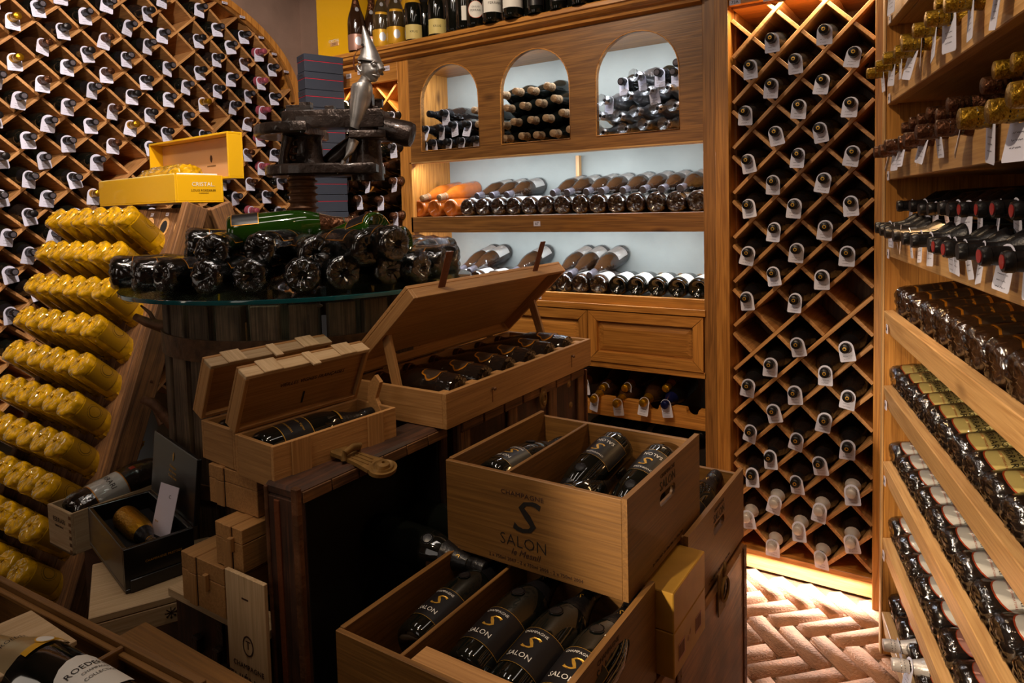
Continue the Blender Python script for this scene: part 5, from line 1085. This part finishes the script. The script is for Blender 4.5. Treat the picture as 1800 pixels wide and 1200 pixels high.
g.prism([(-.040, -.012), (-.034, -.016), (0, -.015), (.03, -.017), (.062, -.022)]+[(.078+.026*math.cos(R(a)), .026*math.sin(R(a))) for a in range(-125, 126, 18)]+[(.062, .022), (.03, .017), (0, .015), (-.034, .016), (-.040, .012)], 0, .005)
hx_m = Matrix.Translation(hx) @ Matrix.Rotation(R(12), 4, 'Z') @ Matrix.Rotation(R(14), 4, 'Y') @ Matrix.Diagonal((1, 1.45, 1.5, 1))
hs_ = ob('brass_hasp', autosmooth(g.me('brass_hasp', 'brass')), t1, hx_m)
g = G(); g.lathe([(.021, .005), (.019, .008), (.016, .0055), (.013, .0055), (.011, .010), (.004, .012), (.003, .009), (0, .009)], 28, Matrix.Translation((.078, 0, 0))); ob('hasp_boss', autosmooth(g.me('hasp_boss', 'brass')), hs_)
g = G(); g.tube([(0, -.017, .002), (-.002, -.016, .012), (0, 0, .015), (.002, .016, .012), (0, .017, .002)], [.006]*5, 10); g.box((.008, -.010, .005), (.05, -.007, .0062)); g.box((.008, -.001, .005), (.05, .002, .0062)); g.box((.008, .008, .005), (.045, .010, .0062)); ob('hasp_loop', autosmooth(g.me('hasp_loop', 'brass')), hs_)
for i, (e, b_) in enumerate((((852, 1000), (650, 930)), ((912, 960), (700, 895)))):
    E_ = onZ(*e, -.700+.02*i); B_ = E_+(V((-.295, -.02+.06*i, .0)))
    P1 = atd(*e, 1.42+.10*i); d = (P1-atd(b_[0], b_[1], 1.58+.12*i)); d.normalize(); Bp = P1-d*.30
    bottle('k_scriptneck', frame(Bp, d, (.2, -.5, 1)), f'glossy black bottle sliding out of the open trunk, {["nearer", "farther"][i]} one', 'bottles sticking out of the open trunk', skip=('bottle_label',))
# trunk under the long case
t3 = thing('trunk', 'dark wooden-ribbed trunk standing upright beneath the long open case', 'trunk')
box('trunk_body', (-1.295, 1.295, ZF), (-1.03, 1.97, -.518), TRK, t3, .006)
for y in (1.30, 1.52, 1.74, 1.925): box('wooden_rib', (-1.03, y, ZF+.01), (-1.018, y+.045, -.524), OLD, t3, .003)
for i in range(7): box('rim_segment', (-1.03, 1.305+i*.094, -.545), (-1.012, 1.305+i*.094+.088, -.520), OLD, t3, .002)
box('metal_edge', (-1.03, 1.962, ZF+.01), (-1.010, 1.972, -.53), 'rust', t3, .001)
for py, px in ((700, 955), (675, 1000), (712, 1003)):
    P = onX(px, py, -1.012); g = G(); g.lathe([(0, .003), (.006, .003), (.008, .006), (.013, .006), (.016, .002), (.02, .002), (.022, 0)] if px == 955 else [(0, .003), (.006, .004), (.010, .001), (.011, 0)], 24, Matrix.Translation(P) @ Matrix.Rotation(PI/2, 4, 'Y') @ Matrix.Diagonal((1.4 if px == 955 else 1, 1, 1, 1))); ob('brass_boss', autosmooth(g.me('brass_boss', 'brass')), t3)
# long open case with six bottles
lc = thing('long_case', 'long open oak case with propped lid holding six wrapped bottles side by side', 'box', Matrix.Translation((-1.0, 1.228, -.515)))
Ll, Wl, Hl, th = .753, .32, .086, .012
B = lambda nm, lo, hi, **k: box(nm, lo, hi, OAK, lc, **k)
B('bottom_board', (-Wl+th, th, 0), (-th, Ll-th, .008)); B('front_panel', (-th, 0, 0), (0, Ll, Hl)); B('back_panel', (-Wl, 0, 0), (-Wl+th, Ll, Hl)); B('end_panel', (-Wl+th, 0, 0), (-th, th, Hl)); B('end_panel', (-Wl+th, Ll-th, 0), (-th, Ll, Hl))
for i in range(7): B('bottle_rest', (-.040, .012+i*.1135, .008), (-.013, .012+i*.1135+.030, Hl-.004)); B('neck_rest', (-.235, .012+i*.1135, .008), (-.222, .012+i*.1135+.034, .045))
for y in (.19, .62):
    g = G(); g.tube([(0, y, .055), (.006, y, .055), (.007, y, .055), (.011, y, .055)], [.003, .003, .005, .004], 12); ob('peg', g.me('peg', 'rust', True), lc)
    g = G(); g.box((.0002, y-.0012, .02), (.0012, y+.0006, .052)); ob('thread', g.me('thread', 'leather'), lc)
for i in range(6):
    bottle('k_flare' , frame((-1.045+.006, 1.228+.098+i*.1135, -.515+.062), (-1, -.02, .03), (.15, -.1, 1)), f'film-wrapped dark bottle with gold-outlined shield in the long case, {ORD[i]} from the near end', 'bottles in the long oak case', s=.86)
hinge = V((-Wl, 0, Hl+.002)); C1 = onY(728, 525, 1.228)-V((-1.0, 1.228, -.515)); dx, dz = C1.x-hinge.x, C1.z-hinge.z; la = math.atan2(dz, dx)
LM = Matrix.Translation(hinge) @ Matrix.Rotation(-la, 4, 'Y')
LW = Wl
def lidb(nm, lo, hi, m=OAK): d = [hi[i]-lo[i] for i in range(3)]; c = [(hi[i]+lo[i])/2 for i in range(3)]; return ob(nm, boxmesh(tuple(d), m), lc, LM @ Matrix.Translation(c))
lidb('lid_panel', (0, 0, .030), (LW, Ll, .040)); lidb('lid_side', (0, 0, 0), (LW, .011, .0298)); lidb('lid_side', (0, Ll-.011, 0), (LW, Ll, .0298)); lidb('lid_side', (LW-.012, .0112, 0), (LW, Ll-.0112, .0298)); lidb('lid_side', (0, .0112, 0), (.012, Ll-.0112, .0298))
for y in (.02, Ll-.035):
    a = LM @ V((LW*.52, y, .004)); b = V((-.17 if y < .1 else -.16, y, Hl-.01)); d = b-a; L_ = d.length; mx = frame((a+b)/2, d, (0, 1, 0))
    ob('lid_prop', boxmesh((.026, .012, L_), OAK), lc, mx)
for y in (.12, .58):
    mx = LM @ Matrix.Translation((LW+.001, y, .02)) @ Matrix.Rotation(R(-28), 4, 'Y'); ob('leather_strap', boxmesh((.10, .028, .003), 'leather', .001), lc, mx @ Matrix.Translation((.045, 0, 0)))
for y in (.12, .36, .62): box('hinge', (-Wl-.002, y, Hl-.012), (-Wl+.004, y+.03, Hl+.004), 'brass', lc, .0005)
# two narrow hinged wine boxes with bands
def narrow(x, y, z, yaw, L, W_, H, label, lidang, txt=None):
    t = thing('wine_box', label, 'box', Matrix.Translation((x, y, z)) @ Matrix.Rotation(R(yaw), 4, 'Z'), 'banded oak wine boxes')
    B = lambda nm, lo, hi, m=OAK: box(nm, lo, hi, m, t); th = .009     # x along the box, y across (to the left)
    B('bottom_board', (th, th, 0), (L-th, W_-th, .006)); B('front_panel', (0, 0, 0), (L, th, H)); B('back_panel', (0, W_-th, 0), (L, W_, H)); B('end_panel', (0, th, 0), (th, W_-th, H)); B('end_panel', (L-th, th, 0), (L, W_-th, H))
    for xx in (.040, L-.085): B('band', (xx, -.004, 0), (xx+.045, 0, H+.001))
    M0 = Matrix.Translation((0, W_, H+.001)) @ Matrix.Rotation(R(-lidang), 4, 'X')   # lid local: y from hinge (0) towards -W
    def lb2(nm, lo, hi, m=OAK): d = [hi[i]-lo[i] for i in range(3)]; c = [(hi[i]+lo[i])/2 for i in range(3)]; return ob(nm, boxmesh(tuple(d), m), t, M0 @ Matrix.Translation(c))
    hl = .040
    lb2('lid_panel', (0, -W_, hl-.008), (L, 0, hl)); lb2('lid_lining', (.009, -W_+.009, .010), (L-.009, -.009, .013)); lb2('lid_front', (0, -W_, 0), (L, -W_+.009, hl-.008), PALE); lb2('lid_end', (0, -W_+.009, 0), (.009, 0, hl-.008)); lb2('lid_end', (L-.009, -W_+.009, 0), (L, 0, hl-.008)); lb2('lid_back', (.009, -.009, 0), (L-.009, 0, hl-.008))
    for xx in (.040, L-.085): lb2('band', (xx, -W_-.004, -.003), (xx+.045, -W_, hl+.002), PALE)
    lb2('closing_tab', (L*.5-.010, -W_-.006, -.016), (L*.5+.010, -W_, hl-.006), PALE)
    return t, M0, lb2
NL, NW, NH = .318, .138, .085
n1, M1, lb1 = narrow(-1.108, .827, -.534, 85, NL, NW, NH, 'narrow oak wine box with lid propped open, nearest the viewer', 66)
on_face('lettering', 'VIEILLES VIGNES FRANÇAISES', .0125, 'inkbr', n1, M1 @ V((NL*.56, -NW*.62, .0094)), M1.to_3x3() @ V((1, 0, 0)), M1.to_3x3() @ V((0, -1, 0)), shear=.2)
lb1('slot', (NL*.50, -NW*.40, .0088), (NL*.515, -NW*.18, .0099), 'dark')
P = [(NL-.03, .10, NH+.012), (NL-.014, .03, NH+.075)]
g = G(); g.prism([(-.02, 0), (.02, 0), (.035, .04), (.03, .075), (.005, .10), (-.012, .085), (.006, .045)], 0, .010); ob('lid_stay', g.me('lid_stay', OAK[2]), n1, Matrix.Translation((NL-.012, .05, NH-.03)) @ Matrix.Rotation(PI/2, 4, 'Z') @ Matrix.Rotation(PI/2, 4, 'X'))
bt = bottle('k_vvf', frame(n1.matrix_basis @ V((.012, .070, .054)), n1.matrix_basis.to_3x3() @ V((1, 0, .03)), (.35, -.2, 1)), 'glossy black bottle with gold-lined label lying in the nearest narrow box', 'bottles in the narrow oak boxes', s=.97)
n2, M2, lb2_ = narrow(-1.262, .850, -.534, 85, NL, NW, NH, 'narrow oak wine box with lid propped open, standing behind the other', 66)
bottle('k_plain', frame(n2.matrix_basis @ V((.012, .070, .050)), n2.matrix_basis.to_3x3() @ V((1, 0, 0)), (0, 0, 1)), 'black bottle glimpsed inside the rear narrow box', 'bottles in the narrow oak boxes', s=.97)
# closed banded boxes piled beneath them
def closed(x, y, z0, z1_, W_, label, tab=True):
    t = thing('wine_box', label, 'box', None, 'banded oak wine boxes'); D_ = .34; hl = (z1_-z0)*.34
    box('box_base', (x, y, z0), (x+W_, y+D_, z1_-hl-.001), OAK, t); box('box_lid', (x, y, z1_-hl), (x+W_, y+D_, z1_), OAK, t)
    for xx in (.030,): box('band', (x+xx, y-.004, z0+.0), (x+xx+.026, y, z1_-hl-.001), OAK, t); box('band', (x+xx, y-.004, z1_-hl), (x+xx+.026, y+D_, z1_+.002), OAK, t); box('band_gap', (x+xx+.026, y-.001, z0+.001), (x+xx+.0275, y, z1_-.001), 'dark', t, 0)
    if tab: box('closing_tab', (x+W_*.60, y-.010, z0+(z1_-z0)*.45), (x+W_*.60+.011, y, z1_-(z1_-z0)*.22), OAK, t)
closed(-1.361, .850, -.620, -.536, .165, 'closed oak box directly beneath the two open narrow ones', False)
closed(-1.269, .800, -.710, -.622, .088, 'closed oak box with small tab, second in the pile under the open ones')
closed(-1.386, .792, -.8175, -.712, .150, 'closed oak box with small tab at the bottom of the pile, sticking out left')
pn = thing('box_lid', 'pale sliding box lid standing upright, branded with a champagne house name', 'lid', Matrix.Translation((-1.213, .780, -1.20)))
box('board', (0, 0, 0), (.122, .009, .502), PALE, pn)
g = G(); g.lathe([(.014, -.0005), (.0165, -.0005), (.0165, .0005), (.014, .0005)], 24, Matrix.Diagonal((1, 1.25, 1, 1))); ob('emblem_ring', g.me('emblem_ring', 'inkbr'), pn, Matrix(((1, 0, 0, .065), (0, 0, -1, -.0004), (0, 1, 0, .363), (0, 0, 0, 1))))
on_face('emblem', 'T', .024, 'inkbr', pn, (.065, -.0006, .364), (1, 0, 0), (0, 0, 1)); on_face('lettering', 'CHAMPAGNE', .0145, 'inkbr', pn, (.063, -.0006, .318), (1, 0, 0), (0, 0, 1), sx=1.05); on_face('lettering', 'THIÉNOT', .030, 'inkbr', pn, (.063, -.0006, .287), (1, 0, 0), (0, 0, 1), sx=.95); on_face('lettering', 'REIMS - FRANCE', .008, 'inkbr', pn, (.063, -.0006, .262), (1, 0, 0), (0, 0, 1))
box('thumb_notch', (.052, -.0008, .455), (.072, .0, .458), 'inkbr', pn, 0)
# dark chests carrying the pile
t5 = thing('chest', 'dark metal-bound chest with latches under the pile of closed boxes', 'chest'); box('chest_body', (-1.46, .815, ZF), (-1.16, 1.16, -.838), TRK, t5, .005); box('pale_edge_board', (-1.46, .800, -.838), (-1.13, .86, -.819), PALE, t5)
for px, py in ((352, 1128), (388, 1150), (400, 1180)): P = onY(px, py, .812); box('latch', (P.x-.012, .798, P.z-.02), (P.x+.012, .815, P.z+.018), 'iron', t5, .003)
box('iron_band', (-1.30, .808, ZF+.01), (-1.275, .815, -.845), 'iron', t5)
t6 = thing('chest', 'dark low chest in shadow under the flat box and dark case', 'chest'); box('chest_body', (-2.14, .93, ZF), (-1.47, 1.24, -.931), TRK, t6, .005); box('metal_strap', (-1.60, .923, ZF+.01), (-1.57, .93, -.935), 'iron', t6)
# flat pale box, black case, long crate with a big bottle
fb = thing('flat_box', 'flat pale wooden box lying askew beneath the black case', 'box', Matrix.Translation((-1.575, .685, -.930)) @ Matrix.Rotation(R(63), 4, 'Z'))
box('box_base', (0, 0, 0), (.36, .27, .046), PALE, fb, .002); box('box_lid', (0, 0, .047), (.36, .27, .064), PALE, fb, .002)
for k in range(3):
    for yy in (.0, .012): box('finger_joint', (.001+0*.012, -.0005, .004+k*.014), (.012, .0, .011+k*.014), OLD, fb, 0) if yy == 0 else None
g = G(); 
for a in (0, 45, 90, 135): T = Matrix.Translation((.16, -.0006, .026)) @ Matrix.Rotation(R(a), 4, 'Y'); g.box((-.013, -.0003, -.0008), (.013, .0003, .0008), T); g.box((.010, -.0003, -.002), (.013, .0003, .002), T)
ob('burned_mark', g.me('burned_mark', 'inkbr'), fb)
bc = thing('black_case', 'open black lacquered presentation case with gold bottle and white card', 'box', Matrix.Translation((-1.597, .777, -.865)) @ Matrix.Rotation(R(77), 4, 'Z'))
bL, bW, bH = .155, .335, .105       # x towards the far right, y towards the left
for nm, lo, hi in (('case_base', (0, 0, 0), (bL, bW, .010)), ('front_panel', (.0, 0, .01), (bL, .010, bH)), ('back_panel', (0, bW-.010, .01), (bL, bW, bH)), ('end_panel', (0, .01, .01), (.010, bW-.01, bH)), ('end_panel', (bL-.010, .01, .01), (bL, bW-.01, bH))): box(nm, lo, hi, 'blackbox', bc, .0015)
box('velvet_tray', (.011, .011, .03), (bL-.011, bW-.011, .060), 'velvet', bc); box('case_foot', (.01, -.004, -.0), (bL-.01, 0, .03), 'blackbox', bc)
on_face('lettering', 'ARMAND DE', .0075, 'goldink', bc, (.13, -.0008, .06), (1, 0, 0), (0, 0, 1)) if False else on_face('lettering', 'CHAMPAGNE PRESTIGE', .0075, 'goldink', bc, (.085, -.0008, .062), (1, 0, 0), (0, 0, 1))
LB = Matrix.Translation((bL, 0, bH)) @ Matrix.Rotation(R(6), 4, 'Y')
ob('case_lid', boxmesh((.012, bW, .165), 'blackbox', .002), bc, LB @ Matrix.Translation((.006, bW/2, .0825)))
for i, (s, yy) in enumerate((('Champagne', .105), ('Brut Reserve', .092), ('Grande Cuvee', .079))):
    o1 = LB @ V((-.0008, bW*.5, yy)); on_face('lettering', s, .010, 'goldink', bc, o1, LB.to_3x3() @ V((0, -1, 0)), LB.to_3x3() @ V((0, 0, 1)))
g = G(); g.prism([(0, .012), (.005, .004), (.003, -.008), (0, -.012), (-.003, -.008), (-.005, .004)], 0, .0005); mm = LB @ Matrix.Translation((-.0008, bW*.5, .132)) @ Matrix(((0, 0, -1, 0), (-1, 0, 0, 0), (0, 1, 0, 0), (0, 0, 0, 1))); ob('crest', g.me('crest', 'goldink'), bc, mm)
cdm = bc.matrix_basis @ Matrix.Translation((bL-.045, .115, .060)) @ Matrix.Rotation(R(14), 4, 'Z') @ Matrix.Rotation(R(16), 4, 'Y')
cdo = ob('greeting_card', boxmesh((.0012, .080, .125), 'card', 0), None, cdm @ Matrix.Translation((0, 0, .0625))); tag(cdo, 'white upright card standing inside the open black case', 'card')
on_face('lettering', 'C', .012, 'inkb', cdo, (-.0008, -.01, .035), (0, -1, 0), (0, 0, 1)); on_face('lettering', 'Brut', .008, 'goldink', cdo, (-.0008, .025, -.03), (0, -1, 0), (0, 0, 1))
Bm = bc.matrix_basis; bottle('k_goldb', frame(Bm @ V((.068, bW-.075, .080)), Bm.to_3x3() @ V((.05, -1, -.03)), (0, 0, 1)), 'gold-bodied bottle with dark neck lying in the black case', 'bottle in the black case', s=.70)
fc = thing('long_crate', 'open pale wooden crate with one very large film-wrapped bottle', 'crate', Matrix.Translation((-2.156, .851, -.920)))
for nm, lo, hi in (('bottom_board', (0, 0, 0), (.134, .42, .008)), ('end_panel', (0, 0, .0), (.134, .009, .118)), ('end_panel', (0, .411, .0), (.134, .42, .118)), ('side_panel', (0, .009, .0), (.007, .411, .118)), ('side_panel', (.127, .009, .0), (.134, .411, .118))): box(nm, lo, hi, PALE, fc)
on_face('lettering', 'FERRARI', .019, 'inkbr', fc, (.067, -.0006, .085), (1, 0, 0), (0, 0, 1)); on_face('lettering', 'TRENTODOC', .008, 'inkbr', fc, (.067, -.0006, .068), (1, 0, 0), (0, 0, 1))
for k in range(6): box('finger_joint', (.122, -.0006, .006+k*.019), (.1345, .0, .015+k*.019), OLD, fc, 0)
bottle('k_big', frame((-2.085, .885, -.830), (.04, 1, .20), (.25, -.4, 1)), 'very large film-wrapped bottle with white label lying in the pale crate', 'bottle in the long crate', s=1.22)
# bottom left: case with a magnum, its pale lid and a board
rc = thing('magnum_case', 'open wooden case in the bottom left corner holding a gold-necked magnum', 'box', Matrix.Translation((-1.0, .33, -.72)) @ Matrix.Rotation(R(38), 4, 'Z'))
rc = bpy.data.objects['magnum_case']; rc.matrix_basis = Matrix.Translation((-1.52, .16, -.82)) @ Matrix.Rotation(R(3), 4, 'Z')
for nm, lo, hi in (('bottom_board', (0, 0, 0), (.62, .36, .010)), ('back_panel', (0, .35, .01), (.62, .362, .14)), ('front_panel', (0, 0, .01), (.62, .012, .14)), ('end_panel', (.608, .012, .01), (.62, .35, .14)), ('end_panel', (0, .012, .01), (.012, .35, .14)), ('divider', (.422, .012, .01), (.430, .35, .138)), ('lid_runner', (.0, .340, .122), (.608, .35, .130))): box(nm, lo, hi, OAKD, rc)
pb = thing('box_lid', 'pale printed lid lying beneath the gold-necked magnum, bottom left corner', 'lid', Matrix.Translation((-1.25, .345, -.672)) @ Matrix.Rotation(R(-3), 4, 'Z') @ Matrix.Rotation(R(-4), 4, 'Y'))
box('board', (-.10, -.15, -.004), (.085, .145, .004), PALE, pb)
on_face('lettering', 'LOUIS ROEDERER', .030, 'inkb', pb, (.045, -.02, .0046), (0, 1, 0), (-1, 0, 0)); on_face('lettering', 'CHAMPAGNE', .013, 'inkb', pb, (.072, -.035, .0046), (0, 1, 0), (-1, 0, 0))
N_ = atd(-112, 1078, 1.15); B_ = atd(214, 1282, .96); d = (N_-B_).normalized()
bottle('k_magnum', frame(B_, d, (.25, .35, 1)), 'gold-necked magnum with pale label lying in the corner case', 'bottle in the corner case', s=1.20)
yb = thing('crate', 'yellowish wooden crate top half in shadow right of the magnum case', 'crate', Matrix.Translation((-1.33, .595, -.93)))
box('crate_body', (0, 0, 0), (.33, .085, .128), OAKD, yb, .002); box('top_board', (-.003, -.003, .128), (.333, .088, .136), OAKD, yb, .001)
# supports out of sight so that nothing floats
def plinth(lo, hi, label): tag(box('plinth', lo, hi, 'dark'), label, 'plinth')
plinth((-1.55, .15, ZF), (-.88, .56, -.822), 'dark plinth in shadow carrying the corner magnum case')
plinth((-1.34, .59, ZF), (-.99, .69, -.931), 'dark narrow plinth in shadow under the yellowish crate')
plinth((-1.43, .862, ZF), (-1.13, 1.19, -.62), 'dark plinth in shadow beneath the oak wine boxes') if False else None
plinth((-1.02, .80, ZF), (-1.005, 1.0, -1.3), 'dark plinth') if False else None
